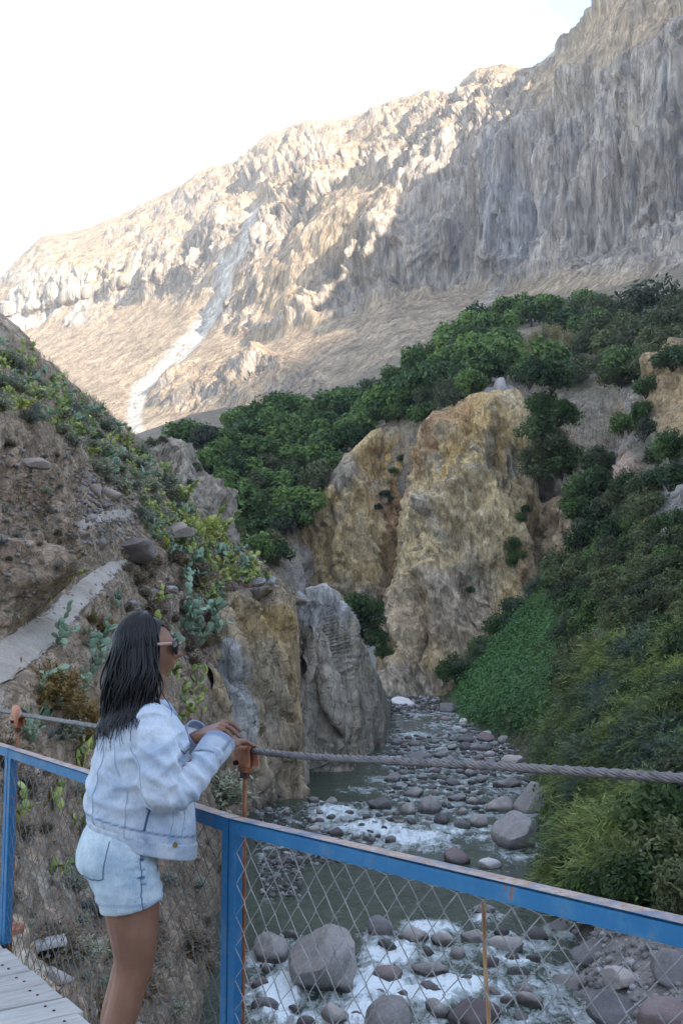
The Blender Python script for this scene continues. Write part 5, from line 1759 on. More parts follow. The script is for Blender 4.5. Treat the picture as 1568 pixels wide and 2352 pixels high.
GAP = .004
panel(PANEL + GAP, 2 * PANEL, 'blue railing panel running out of the frame at the left', M_wire_d)
panel(GAP, PANEL - GAP, 'blue railing panel behind her, between the two posts', M_wire_d)
panel(-PANEL + GAP - .1, -GAP, 'blue railing panel with worn top rail right of the middle post', M_wire)

# hangers: saddle over the cable, rod, plates
CO = .125                                     # cable hangs this far outside the rail
cpx = [(-700, 1530), (-300, 1588), (0, 1632), (43, 1640), (220, 1668), (400, 1696), (563, 1722), (700, 1737), (900, 1748), (1100, 1758), (1300, 1770), (1568, 1788), (1900, 1812), (2300, 1842)]
cpts = np.array([ray_off(a, b, CO) for a, b in cpx])
cpts = catmull(cpts, 400)
seg = np.linalg.norm(np.diff(cpts, axis=0), axis=1); arc = np.concatenate([[0], np.cumsum(seg)])
nS = 900
aa = np.linspace(0, arc[-1], nS)
cl_ = np.stack([np.interp(aa, arc, cpts[:, k]) for k in range(3)], 1)
e = empty('suspension_cable', cl_[nS // 2], label='thick twisted steel cable running along the bridge above the blue rail', category='cable')
T = np.gradient(cl_, axis=0); T /= np.linalg.norm(T, axis=1)[:, None]
U_ = np.cross(T, RN); U_ /= np.linalg.norm(U_, axis=1)[:, None]; V_ = np.cross(T, U_)
for k in range(7):
    th = aa * 2 * math.pi / .135 + k * 2 * math.pi / 7
    c = cl_ + (.0093 * np.cos(th))[:, None] * U_ + (.0093 * np.sin(th))[:, None] * V_
    b = MB()
    b.tube(c, .0043, 6, True)
    o_ = b.build('strand', M_cable, e, True); o_.matrix_parent_inverse = Matrix.Translation(-Vector(e.location))


def hanger(px_, py_, label, red):
    c = ray_off(px_, py_, CO)
    s_ = float((c - RO) @ RT)
    i = int(np.argmin(np.linalg.norm(cl_ - c, axis=1)))
    c = cl_[i]; tt = T[i]
    e = empty('cable_hanger', (c[0], c[1], 0), label=label, category='hanger', group='rusty hangers of the bridge')
    inv = Matrix.Translation(-Vector(e.location))

    def fin(o_):
        o_.matrix_parent_inverse = inv
        return o_
    L = .060
    b = MB()    # saddle: sleeve bent over the cable, open below
    ang = np.linspace(R(-25), R(205), 15)
    u = np.cross(tt, RN); u = u if u[2] > 0 else -u
    n_ = RN
    prof = [(math.cos(a) * .0205, math.sin(a) * .0205) for a in ang]
    prof = [(.0205, -.055)] + prof + [(-.0205, -.055)]
    prin = [(x * .80, y * .80 if y > -.02 else y) for x, y in prof]
    V = []
    for sgn in (-1, 1):
        for pr in (prof, prin):
            V += [c + tt * L * sgn + n_ * x + u * y for x, y in pr]
    m_ = len(prof)
    F = []
    for j in range(m_ - 1):
        F.append((j, j + 1, 2 * m_ + j + 1, 2 * m_ + j)); F.append((m_ + j + 1, m_ + j, 3 * m_ + j, 3 * m_ + j + 1))
        F.append((j + 1, j, m_ + j, m_ + j + 1)); F.append((2 * m_ + j, 2 * m_ + j + 1, 3 * m_ + j + 1, 3 * m_ + j))
    b.add(V, F)
    fin(b.build('saddle', red, e, True))
    b = MB()
    b.box(c + np.array([0, 0, -.052]), (.052, .030, .046), np.stack([RT, RN, np.array([0, 0, 1.])], 1))
    fin(b.build('clamp_block', M_rust, e))
    b = MB()
    for sg in (-1, 1):
        q = c + RT * .020 + np.array([0, 0, -.045])
        b.tube(np.array([q - RN * .034, q + RN * .034]), .008, 6)
    fin(b.build('bolt', M_drust, e))
    b = MB(); q = c + np.array([0, 0, -.083]); b.tube(np.array([q + np.array([0, 0, .010]), q - np.array([0, 0, .014])]), .017, 6)
    fin(b.build('nut', M_drust, e))
    b = MB(); b.tube(np.array([q, [q[0], q[1], RZT - .03], [q[0], q[1], -.25]]), .0072, 8)
    fin(b.build('rod', M_rust, e, True))
    b = MB()
    b.bar(B(s_ + .040, CO - .028, -.25), B(s_ + .040, CO - .028, RZT - .04), .034, .006, up=RN)
    b.bar(B(s_ + .022, CO - .012, -.25), B(s_ + .022, CO - .012, RZT - .04), .006, .030, up=RN)
    fin(b.build('stay', M_drust, e))
    for z in (.80, .31):
        b = MB()
        b.box(B(s_ + .012, CO - .022, z), (.085, .008, .075), np.stack([RT, RN, np.array([0, 0, 1.])], 1))
        fin(b.build('plate', M_rust, e))
    b = MB()
    b.box(B(s_, CO, -.02), (.06, .05, .06), np.stack([RT, RN, np.array([0, 0, 1.])], 1))
    b.tube(np.array([B(s_ - .01, CO + .06, -.02), B(s_ - .01, CO - .06, -.02)]), .028, 8)
    fin(b.build('foot_clamp', red, e))
    return e


hanger(563, 1722, 'rust red cable clamp and rod under her hands', M_red)
hanger(43, 1640, 'rust red cable clamp and rod at the left edge', M_red)

# stick behind the mesh
t = NT('tan stick')
_n1 = t.noise(t.pos((1, 1, .2)), 40, 4)
M_stick = t.done(t.ramp(_n1, [(.35, (0.22, 0.105, 0.045)), (.6, (0.40, 0.26, 0.13)), (.8, (0.30, 0.27, 0.22))]), .7)
_a = ray_off(1110, 2090, .055); _b2 = ray_off(1122, 2352, .055)
b = MB()
_pp = catmull(np.array([_a + np.array([0, 0, .02]), (_a + _b2) / 2 + RT * .004, _b2, _b2 + (_b2 - _a) * .9]), 16)
b.tube(_pp, .0052 + .0008 * np.sin(np.arange(16) * 2.1), 7)
b.build('stick', M_stick, None, True, label='thin tan stick standing upright behind the right chain link panel', category='stick')

# deck
PWD, PLEN = .205, 1.55
pm = []
for j in range(4):
    bm = bmesh.new()
    bmesh.ops.create_cube(bm, size=1)
    bmesh.ops.scale(bm, vec=(PWD - .009, PLEN + (.02, -.015, .03, 0)[j], .042), verts=bm.verts)
    bmesh.ops.bevel(bm, geom=bm.edges[:], offset=.004, segments=1, affect='EDGES')
    bmesh.ops.subdivide_edges(bm, edges=[q for q in bm.edges if q.calc_length() > 1], cuts=12)
    for v in bm.verts:
        v.co.x += .0018 * math.sin(v.co.y * 9 + j * 2); v.co.z += .0015 * math.sin(v.co.y * 5 + j)
    me = bpy.data.meshes.new('plank'); bm.to_mesh(me); bm.free(); me.materials.append(M_plank); pm.append(me)
_ang = math.atan2(RT[1], RT[0])
e = empty('bridge_deck', B(0, -.8, 0), _ang, label='deck of weathered grey planks under the railing at the lower left', category='deck')
sgn_in = -1.0 if np.dot(np.array([-math.sin(_ang), math.cos(_ang), 0]), RN) > 0 else 1.0
b = MB(); b.tube(np.array([[0, 0, 0], [0, 0, .004]]), .0062, 6); nail_me = b.mesh('nail', M_drust)
for k in range(-16, 26):
    o_ = link('plank', pm[k % 4], e)
    o_.location = (k * PWD + .06, -sgn_in * random.uniform(-.006, .006) + sgn_in * 0, -.021 + random.uniform(-.003, .003))
    o_.rotation_euler = (0, 0, random.uniform(-.004, .004))
    if 3 < k < 20:
        for u_ in (.35, .72):
            n_ = link('nail', nail_me, o_)
            n_.location = ((u_ - .5) * PWD * .9, -sgn_in * (PLEN / 2 - random.uniform(.07, .10)), .0205)
for off, lab in ((-.05, 'near'), (-1.5, 'inner')):
    b = MB()
    b.bar(RO - RT * 3.2 + RN * (off - .03) + np.array([0, 0, -.112]), B(5.2, off - .03, -.112), .10, .13)
    o_ = b.build('stringer', M_drust, e)
    o_.matrix_parent_inverse = Matrix.LocRotScale(e.location, e.rotation_euler, None).inverted()

# pale concrete ledge of the bridge foot, seen through the mesh
q_, N_, d_ = hs.at(112, 2166)
b = MB()
bm = bmesh.new(); bmesh.ops.create_cube(bm, size=1); bmesh.ops.scale(bm, vec=(.62, .40, .10), verts=bm.verts); bmesh.ops.bevel(bm, geom=bm.edges[:], offset=.02, segments=2, affect='EDGES')
me = bpy.data.meshes.new('concrete_ledge'); bm.to_mesh(me); bm.free(); me.materials.append(M_conc)
o_ = link('concrete_ledge', me, None, label='pale concrete ledge low behind the left mesh panel', category='ledge')
_q = P(112, 2166, d_ - .5)
o_.location = _q; o_.rotation_euler = (.05, -.12, .35)
# ================================================================== person
from mathutils.bvhtree import BVHTree
t = NT('skin')
_n1 = t.noise(t.pos(obj=True), 14, 5); _n2 = t.noise(t.pos(obj=True), 120, 2)
M_skin = t.done(t.ramp(_n1, [(.3, (0.175, 0.082, 0.050)), (.7, (0.245, 0.122, 0.076))]), .48, t.bump(_n2, .08, .002), .35)
M_skin.node_tree.nodes['Principled BSDF'].inputs['Subsurface Weight'].default_value = .12
M_skin.node_tree.nodes['Principled BSDF'].inputs['Subsurface Radius'].default_value = (.012, .005, .003)


def denim(name, pale, mid, deep, blot=.6):
    t = NT(name)
    p = t.pos(obj=True)
    n1 = t.noise(p, 7, 6, .62, .5); n2 = t.noise(p, 38, 5, .7); n3 = t.noise(t.pos((1, 1, .25), obj=True), 260, 2, .7)
    c = t.mix(t.ramp(n1, [(.40, 0.), (.70, 1.)]), pale, mid)
    c = t.mix(t.math('MULTIPLY', t.ramp(n2, [(.50, 0.), (.78, 1.)]), blot), c, mid)
    c = t.mix(t.attr('seam', 'Fac'), c, deep)
    c = t.mix(1, c, t.ramp(n3, [(.3, .86), (.7, 1.08)]), 'MULTIPLY')
    return t.done(c, .92, t.bump(t.math('ADD', n3, t.math('MULTIPLY', n2, .5)), .25, .0025), .15, **{'Sheen Weight': .15})


M_jack = denim('pale denim', (0.52, 0.555, 0.59), (0.28, 0.36, 0.465), (0.05, 0.10, 0.22))
M_short = denim('washed denim shorts', (0.51, 0.575, 0.60), (0.28, 0.375, 0.45), (0.035, 0.085, 0.16), .75)
t = NT('dark stitching'); M_seam = t.done((0.27, 0.36, 0.49), .9)
t = NT('navy stitching'); M_seam2 = t.done((0.055, 0.10, 0.17), .9)
t = NT('brass button'); M_brass = t.done((0.40, 0.28, 0.12), .4, None, .5, Metallic=.7)
t = NT('black hair')
_hn = t.noise(t.pos((40, 40, 2), obj=True), 3, 4, .7)
M_hair = t.done(t.ramp(_hn, [(.3, (0.0035, 0.0030, 0.0034)), (.75, (0.013, 0.011, 0.012))]), .38, t.bump(_hn, .4, .003), .30)
t = NT('dark lens'); M_lens = t.done((0.012, 0.010, 0.010), .12, None, .5)
t = NT('tan frame'); M_frame = t.done((0.42, 0.26, 0.19), .35, None, .45)

PO = ray_off(300, 2000, -.24); PO = np.array([PO[0], PO[1], 0.0])
ptheta = R(20) - R(90)                     # she faces right and a little away; her right side is towards the camera
person = empty('person', PO, ptheta, label='woman with long black hair in pale denim jacket and shorts leaning on the cable', category='person')


def local_px(v):
    v = np.asarray(v, float)
    c, s = math.cos(ptheta), math.sin(ptheta)
    w = np.stack([v[..., 0] * c - v[..., 1] * s, v[..., 0] * s + v[..., 1] * c, v[..., 2]], -1) + PO
    return proj(w)


def loft(b, secs, k=28):
    """secs: (cx, cy, z, a, bf, bb, tilt): half width a, front depth bf, back depth bb; tilt lifts the front"""
    rings = []
    for (cx, cy, z, a, bf, bb, tl) in secs:
        th = np.arange(k) / k * 2 * math.pi
        x = np.cos(th); y = np.sin(th)
        x = np.sign(x) * np.abs(x) ** .88; yy = np.where(y > 0, y * bf, y * bb)
        rings.append(np.stack([cx + a * x, cy + yy, z + tl * yy], 1))
    V = np.concatenate(rings)
    F = []
    n = len(secs)
    for i in range(n - 1):
        for j in range(k):
            j2 = (j + 1) % k
            F.append((i * k + j, i * k + j2, (i + 1) * k + j2, (i + 1) * k + j))
    F.append(tuple(range(k - 1, -1, -1))); F.append(tuple((n - 1) * k + j for j in range(k)))
    b.add(V, F)


def dense(secs, n):
    return catmull(np.array(secs, float), n)


def remesh(b, voxel, smooth=4):
    me = b.mesh('tmp', None)
    o = bpy.data.objects.new('tmp', me); COL.objects.link(o)
    m = o.modifiers.new('r', 'REMESH'); m.mode = 'VOXEL'; m.voxel_size = voxel; m.adaptivity = 0
    s = o.modifiers.new('s', 'SMOOTH'); s.factor = .5; s.iterations = smooth
    dg = bpy.context.evaluated_depsgraph_get()
    ev = o.evaluated_get(dg).to_mesh()
    v = np.empty(len(ev.vertices) * 3, np.float32); ev.vertices.foreach_get('co', v); v = v.reshape(-1, 3).astype(float)
    nr = np.empty(len(ev.vertices) * 3, np.float32); ev.vertices.foreach_get('normal', nr); nr = nr.reshape(-1, 3).astype(float)
    f = [tuple(p_.vertices) for p_ in ev.polygons]
    o.evaluated_get(dg).to_mesh_clear()
    bpy.data.objects.remove(o); bpy.data.meshes.remove(me)
    return v, nr, f


def poly_mesh(name, v, f, mat_, cols=None):
    me = bpy.data.meshes.new(name)
    me.from_pydata(v.tolist(), [], f)
    me.polygons.foreach_set('use_smooth', np.ones(len(f), bool))
    for nm, a in (cols or {}).items():
        at = me.attributes.new(nm, 'FLOAT', 'POINT'); at.data.foreach_set('value', np.asarray(a, np.float32))
    me.materials.append(mat_)
    me.update()
    return me


# ---- joints (x: her right, y: forwards, z: up)
SHR = np.array([.168, .035, 1.262]); ELR = np.array([.225, .075, 1.052]); WRR = np.array([.140, .248, 1.180])
SHL = np.array([-.168, .050, 1.262]); ELL_ = np.array([-.20, .150, 1.09]); WRL = np.array([-.005, .222, 1.206])
HC = np.array([0.0, .040, 1.508])          # head centre
HYAW = R(-7)                               # turned to her left, away from the camera

# ---- body
b = MB()
loft(b, dense([(0, -.02, .72, .120, .07, .08, 0), (0, -.03, .77, .160, .095, .110, 0), (0, -.035, .84, .176, .11, .135, 0), (0, -.01, .98, .140, .105, .10, 0),
               (0, .02, 1.12, .150, .115, .10, 0), (0, .03, 1.22, .160, .11, .10, 0), (0, .03, 1.30, .13, .075, .085, 0), (0, .045, 1.345, .065, .055, .06, 0)], 22))
b.tube(catmull(np.array([[0, .035, 1.31], [0, .05, 1.38], [0, .055, 1.46]]), 8), np.linspace(.060, .050, 8), 16)
for sx, kx, ky in ((1, .02, 0.0), (-1, -.02, .02)):
    leg = np.array([[.085 * sx, -.02, .80], [.090 * sx, -.005 + ky, .66], [.088 * sx, .005 + ky, .56], [.082 * sx, .002 + ky, .475], [.080 * sx, -.020 + ky, .38], [.078 * sx, -.045 + ky, .28], [.075 * sx, -.05 + ky, .12], [.075 * sx, -.05 + ky, .06]])
    b.tube(catmull(leg, 30), np.interp(np.linspace(0, 7, 30), range(8), [.098, .088, .074, .058, .054, .053, .038, .036]), 18, up=(0, 1, 0))
    b.tube(catmull(np.array([[.075 * sx, -.09 + ky, .04], [.078 * sx, -.02 + ky, .04], [.085 * sx, .07 + ky, .03], [.088 * sx, .14 + ky, .025]]), 10), [.035, .038, .040, .038, .036, .035, .033, .030, .026, .018], 12, sq=.75)
    b.tube(np.array([[.082 * sx, .028 + ky, .50], [.082 * sx, .040 + ky, .475], [.082 * sx, .022 + ky, .44]]), [.026, .030, .024], 10)
for S, E, W in ((SHR, ELR, WRR), (SHL, ELL_, WRL)):
    b.tube(catmull(np.array([S, S * .5 + E * .5, E]), 10), np.linspace(.050, .040, 10), 12)
    b.tube(catmull(np.array([E, E * .5 + W * .5, W]), 10), np.linspace(.041, .026, 10), 12)


def hand(b, W, K, spread, tips, thumb, rp=.022):
    """wrist, knuckle middle, sideways knuckle vector, fingertip offsets (4), thumb polyline"""
    W = np.array(W); K = np.array(K); spread = np.array(spread)
    for u in (-1, -.5, 0, .5, 1):
        b.tube(catmull(np.array([W + spread * u * .55, (W + K) / 2 + spread * u * .9, K + spread * u]), 7), [.019, .019, .018, .0165, .015, .0135, .0125], 9)
    for i, tp in enumerate(tips):
        u = [-1.1, -.36, .36, 1.08][i]
        k0 = K + spread * u
        tp = np.array(tp)
        mid = k0 + tp * .45 + np.array([0, 0, .012])
        b.tube(catmull(np.array([k0 - tp * .15, k0 + tp * .1 + np.array([0, 0, .006]), mid, k0 + tp * .75 + np.array([0, 0, .006]), k0 + tp]), 12), np.linspace(.0098, .0066, 12), 9)
    b.tube(catmull(np.array(thumb), 9), np.linspace(.014, .0078, 9), 9)


# left hand lies over the right wrist, fingers falling over the clamp
Kl = np.array([.040, .292, 1.238])
hand(b, WRL, Kl, np.array([.006, .019, .012]) * np.array([-1, 1, 1]) + np.array([-.012, 0, 0]), [(.040, .036, -.030), (.046, .048, -.036), (.042, .054, -.034), (.032, .052, -.026)],
     [WRL + np.array([.022, .0, -.004]), np.array([.050, .247, 1.212]), np.array([.075, .265, 1.203]), np.array([.095, .285, 1.196])])
Kr = np.array([.115, .318, 1.194])
hand(b, WRR, Kr, np.array([.018, .012, .0]), [(.0, .060, -.010), (-.008, .070, -.011), (-.014, .072, -.012), (-.018, .062, -.014)],
     [WRR + np.array([-.022, .01, .0]), np.array([.085, .288, 1.190]), np.array([.072, .318, 1.188]), np.array([.070, .340, 1.184])])

# head: sphere pushed into a skull with brow, nose, lips, cheeks, jaw
hv, hf = ICO[5]
hv = hv.copy()
x, y, z = hv[:, 0].copy(), hv[:, 1].copy(), hv[:, 2].copy()
X = x * .074; Yh = y * .093; Zh = z * .112
front = np.clip(y, 0, 1)
low = np.clip(-z, 0, 1)
X *= 1 - .30 * low ** 1.4 * (0.4 + .6 * front)
Yh += np.where(y > 0, -.012 * np.clip(z, 0, 1) ** 2, 0)
Yh *= 1 - .28 * low ** 1.6 * np.clip(-y, 0, 1)
Yh += .010 * low * front


def gb(cx, cz, sx, sz):
    return np.exp(-((x - cx) / sx) ** 2 - ((z - cz) / sz) ** 2) * (y > 0)


Yh += .034 * gb(0, -.16, .13, .11) + .014 * gb(0, .03, .09, .18) + .006 * gb(0, .26, .5, .10) - .008 * (gb(.42, .10, .17, .09) + gb(-.42, .10, .17, .09))
Yh += .013 * gb(0, -.42, .26, .05) + .012 * gb(0, -.53, .22, .05) + .010 * gb(0, -.82, .25, .14) + .006 * (gb(.48, -.18, .22, .2) + gb(-.48, -.18, .22, .2))
cyw, syw = math.cos(HYAW), math.sin(HYAW)
hd = np.stack([X * cyw - Yh * syw, X * syw + Yh * cyw, Zh], 1) + HC
b.add(hd, hf.tolist())
# ear towards the camera
def headp(v):
    v = np.asarray(v, float)
    return np.stack([v[..., 0] * cyw - v[..., 1] * syw, v[..., 0] * syw + v[..., 1] * cyw, v[..., 2]], -1) + HC


for sx in (1, -1):
    b.tube(headp(np.array([[.070 * sx, -.012, .020], [.078 * sx, -.016, .0], [.076 * sx, -.010, -.022], [.070 * sx, -.004, -.034]])), [.010, .014, .012, .007], 8)
v, nr, f = remesh(b, .0042, 5)
body = link('body', poly_mesh('body', v, f, M_skin), person)

# ---- jacket
b = MB()
loft(b, dense([(0, .030, .862, .190, .182, .165, -.26), (0, .030, .92, .200, .184, .178, -.22), (0, .030, 1.0, .202, .176, .184, -.12), (0, .032, 1.07, .202, .162, .176, -.05), (0, .035, 1.16, .200, .150, .162, 0),
               (0, .036, 1.23, .194, .138, .146, 0), (0, .036, 1.280, .165, .108, .116, 0), (0, .040, 1.318, .110, .078, .090, 0), (0, .042, 1.338, .078, .066, .074, 0)], 40), 36)
for sx, S in ((1, SHR), (-1, SHL)):
    b.tube(np.array([[.06 * sx, .04, 1.300], [.12 * sx, .04, 1.278], S + np.array([-.012 * sx, 0, -.006])]), [.050, .062, .066], 14)
arm_r = catmull(np.array([SHR + [-.03, 0, .0], SHR + [.012, .008, -.045], SHR * .5 + ELR * .5 + [.012, -.004, 0], ELR + [0, -.018, .012], ELR * .68 + WRR * .32 + [.004, 0, -.028], ELR * .3 + WRR * .7 + [0, 0, -.016], WRR + [0, .004, 0]]), 40)
b.tube(arm_r, np.interp(np.linspace(0, 6, 40), range(7), [.060, .066, .066, .061, .057, .050, .045]), 18)
arm_l = catmull(np.array([SHL + [.03, 0, 0], SHL + [-.01, .03, -.04], SHL * .5 + ELL_ * .5 + [-.01, .01, .0], ELL_, ELL_ * .5 + WRL * .5 + [0, 0, .0], WRL + [-.035, -.004, -.006]]), 34)
b.tube(arm_l, np.interp(np.linspace(0, 5, 34), range(6), [.062, .070, .068, .060, .052, .046]), 18)
v, nr, f = remesh(b, .0062, 7)


def seg_t(v, A, Bp):
    d = Bp - A
    t_ = np.clip(((v - A) @ d) / (d @ d), 0, 1)
    return t_, np.linalg.norm(v - A - t_[:, None] * d, axis=1)


def creases(v, c, n, wl, amp, sig, sharp=2.2, phase=0.0):
    """run of cloth folds along direction n round c"""
    q = v - np.array(c)
    n = np.array(n, float); n /= np.linalg.norm(n)
    w = fbm(v * 9 + 3, 2) * .025
    s_ = (q @ n + w) / wl * 2 * math.pi + phase
    prof = ((.5 + .5 * np.cos(s_)) ** sharp - .3) * .72
    env = np.exp(-np.sum((q / np.array(sig)) ** 2, 1))
    return amp * prof * env


tu, du = seg_t(v, SHR, ELR); tf, dfo = seg_t(v, ELR, WRR)
h = fbm(v / np.array([.10, .10, .045]), 4, ridged=True) * .0035 + fbm(v / .05, 3) * .0012
h += creases(v, ELR + [-.03, .05, .03], (ELR - WRR), .045, .018, (.10, .10, .10))
h += creases(v, ELR + [.02, -.01, .06], (.15, .55, 1), .055, .013, (.12, .12, .11), phase=1.0)
h += creases(v, SHR * .5 + ELR * .5 + [.05, .05, .02], (.0, -.6, 1), .060, .012, (.12, .12, .12), phase=.5)
h += creases(v, ELR * .4 + WRR * .6, (.2, .5, .9), .055, .010, (.10, .10, .10), phase=2.0)
h += creases(v, (.05, -.11, 1.05), (.25, .1, 1), .075, .013, (.20, .10, .13), phase=.2)
h += creases(v, (.18, -.04, 1.10), (-.7, .2, 1), .070, .013, (.09, .12, .14), phase=1.3)
h += creases(v, (.13, .14, 1.18), (-.4, -.8, .9), .055, .010, (.10, .08, .09))
h += creases(v, SHR + [.0, -.06, -.05], (.9, .3, .5), .050, .009, (.08, .08, .10))
v = v + nr * h[:, None]
# fullness of the back over the waistband, and the gathered hem
zz = v[:, 2]
arm_d = np.minimum(du, dfo)
torso = sstep(.085, .12, arm_d)
hemz = .880 - .24 * (v[:, 1] - .03)
seam_a = .85 * np.exp(-((zz - (hemz + .052)) / .0035) ** 2) * torso
blot = fbm(v / .045 + 11, 4)
seam_a += .75 * sstep(.12, .5, blot) * np.exp(-((zz - (hemz + .02)) / .035) ** 2) * torso
seam_a += .55 * sstep(.15, .5, blot) * np.exp(-((dfo - 0) / .09) ** 2) * sstep(.80, .98, tf)
seam_a = np.clip(seam_a, 0, 1)
jacket = link('jacket', poly_mesh('jacket', v, f, M_jack, {'seam': seam_a}), person)
JB = BVHTree.FromPolygons([Vector(q) for q in v], f)


def snap(pts, bvh, lift=.0008):
    out = []
    for q in pts:
        co, n_, _i, _d = bvh.find_nearest(Vector(q))
        out.append(np.array(co) + np.array(n_) * lift)
    return np.array(out)


def seam(name, pts, bvh, parent, mat_, r=.0012, n=36):
    b = MB(); b.tube(snap(catmull(np.array(pts, float), n), bvh), r, 5)
    return b.build(name, mat_, parent, True)


# waistband: a proud strip round the hem
def band(name, secs, mat_, parent, n=8, k=72, seamv=None):
    b = MB(); loft(b, dense(secs, n), k)
    me = b.mesh(name, mat_, True)
    at = me.attributes.new('seam', 'FLOAT', 'POINT')
    vv = np.concatenate(b.v)
    sv = np.zeros(len(vv)) if seamv is None else seamv(vv)
    at.data.foreach_set('value', np.asarray(sv, np.float32))
    return link(name, me, parent)


def wb(vv):
    q = sstep(.1, .45, fbm(vv / .035 + 4, 3)) * .9
    a_ = np.arctan2(vv[:, 1] - .03, vv[:, 0])
    bars = sum(np.exp(-((a_ - c) / .012) ** 2) for c in (-1.02, -.98, -.94))
    return np.clip(q * .55 + bars, 0, 1)


band('waistband', [(0, .030, .856, .188, .182, .162, -.26), (0, .030, .860, .193, .187, .167, -.26), (0, .030, .880, .197, .189, .172, -.25), (0, .030, .902, .201, .190, .178, -.24), (0, .030, .907, .198, .186, .175, -.24)], M_jack, jacket, 12, 72, wb)
seam('back_seam', [(.085, -.12, 1.27), (.105, -.14, 1.16), (.10, -.16, 1.04), (.095, -.16, .93)], JB, jacket, M_seam)
seam('back_seam', [(-.085, -.12, 1.27), (-.105, -.14, 1.16), (-.10, -.16, 1.04), (-.095, -.16, .93)], JB, jacket, M_seam)
seam('yoke_seam', [(-.15, -.10, 1.235), (0, -.12, 1.225), (.15, -.10, 1.235)], JB, jacket, M_seam)
seam('shoulder_seam', [(.16, .0, 1.36), (.10, .03, 1.36), (.06, .05, 1.36)], JB, jacket, M_seam)
seam('armhole_seam', [(.155, .06, 1.36), (.15, -.03, 1.34), (.16, -.10, 1.27), (.165, -.11, 1.18), (.17, -.07, 1.11)], JB, jacket, M_seam)
seam('side_seam', [(.20, -.05, 1.06), (.20, -.055, .99), (.20, -.06, .91)], JB, jacket, M_seam, .0012)
seam('pocket_zip', [(.21, .035, 1.035), (.205, .020, .99), (.20, .010, .94)], JB, jacket, M_seam2, .0042, 20)
seam('panel_seam', [(.18, .11, 1.02), (.18, .10, .96), (.185, .09, .90)], JB, jacket, M_seam)
seam('panel_seam', [(.15, .15, 1.02), (.15, .14, .96), (.16, .13, .90)], JB, jacket, M_seam)
seam('placket_seam', [(.075, .20, 1.10), (.08, .21, 1.0), (.085, .22, .87)], JB, jacket, M_seam)
seam('chest_pocket_seam', [(.17, .13, 1.185), (.13, .15, 1.17), (.08, .16, 1.18)], JB, jacket, M_seam2, .0020, 20)
seam('chest_pocket_seam', [(.16, .14, 1.15), (.12, .17, 1.11), (.08, .17, 1.15)], JB, jacket, M_seam, .0018, 20)
seam('sleeve_seam', [SHR + [.03, -.085, -.06], SHR * .5 + ELR * .5 + [.03, -.085, 0], ELR + [.02, -.08, .02], ELR + [.03, -.04, -.06]], JB, jacket, M_seam, .0012)
for q, nm in (((.115, -.13, .905), 0), ((.19, .115, .885), 0)):
    co, n_, _i, _d = JB.find_nearest(Vector(q))
    b = MB(); c = np.array(co) + np.array(n_) * .004
    b.tube(np.array([c, c + np.array(n_) * .006]), .0085, 12)
    b.build('button', M_brass, jacket)

# collar
def strip(name, rows, mat_, parent, th=.004):
    """rows: list of polylines of equal length"""
    A = catmull(catmull(np.array(rows, float), 8, 0), 26, 1)
    n, m = A.shape[:2]
    N = np.cross(np.gradient(A, axis=0), np.gradient(A, axis=1)); N /= np.linalg.norm(N, axis=-1, keepdims=True) + 1e-9
    V = np.concatenate([(A + N * th / 2).reshape(-1, 3), (A - N * th / 2).reshape(-1, 3)])
    f1 = grid_faces(n, m); F = f1.tolist() + (f1[:, ::-1] + n * m).tolist()
    rim = [i for i in range(m)] + [i * m + m - 1 for i in range(1, n)] + [(n - 1) * m + i for i in range(m - 2, -1, -1)] + [i * m for i in range(n - 2, 0, -1)]
    for a_, b_ in zip(rim, rim[1:] + rim[:1]):
        F.append([b_, a_, a_ + n * m, b_ + n * m])
    me = bpy.data.meshes.new(name); me.from_pydata(V.tolist(), [], F)
    me.polygons.foreach_set('use_smooth', np.ones(len(F), bool))
    at = me.attributes.new('seam', 'FLOAT', 'POINT')
    ed = np.zeros((n, m)); ed[-2:, :] = .55; ed[:, :1] = .5; ed[:, -1:] = .5
    at.data.foreach_set('value', np.tile(ed.ravel(), 2).astype(np.float32))
    me.materials.append(mat_); me.update()
    return link(name, me, parent)


def ringp(rad_x, rad_y, zf, zb_, a0, a1, cy=.045, n=9, drop=0.0):
    out = []
    for a in np.linspace(a0, a1, n):
        k = (math.sin(a) + 1) / 2          # 1 in front
        out.append((math.cos(a) * rad_x, cy + math.sin(a) * rad_y, zb_ + (zf - zb_) * k))
    return out


strip('collar', [ringp(.078, .072, 1.300, 1.330, R(62), R(-242)), ringp(.070, .066, 1.325, 1.372, R(62), R(-242)), ringp(.084, .080, 1.325, 1.376, R(62), R(-242)), ringp(.115, .112, 1.285, 1.335, R(56), R(-236))], M_jack, jacket)

# cuffs: turned band round each sleeve end, right one open and loose
for W, E, rr_, nm in ((WRR, arm_r[-9], (.050, .054), 'r'), (WRL + np.array([-.035, -.004, -.006]), arm_l[-8], (.049, .052), 'l')):
    d = W - E; d = d / np.linalg.norm(d)
    u_ = np.cross(d, (0, 0, 1)); u_ /= np.linalg.norm(u_); w_ = np.cross(u_, d)
    rows_ = []
    for s_, r_ in ((-.050, rr_[0]), (-.03, rr_[0] * 1.03), (.0, rr_[0] * 1.08), (.030, rr_[1])):
        rows_.append([W + d * (s_ + (.020 * math.cos(a) if nm == 'r' else 0)) + (u_ * math.cos(a) * .9 + w_ * math.sin(a)) * r_ for a in np.linspace(0, 2 * math.pi, 17)])
    strip('cuff', rows_, M_jack, jacket, .005)

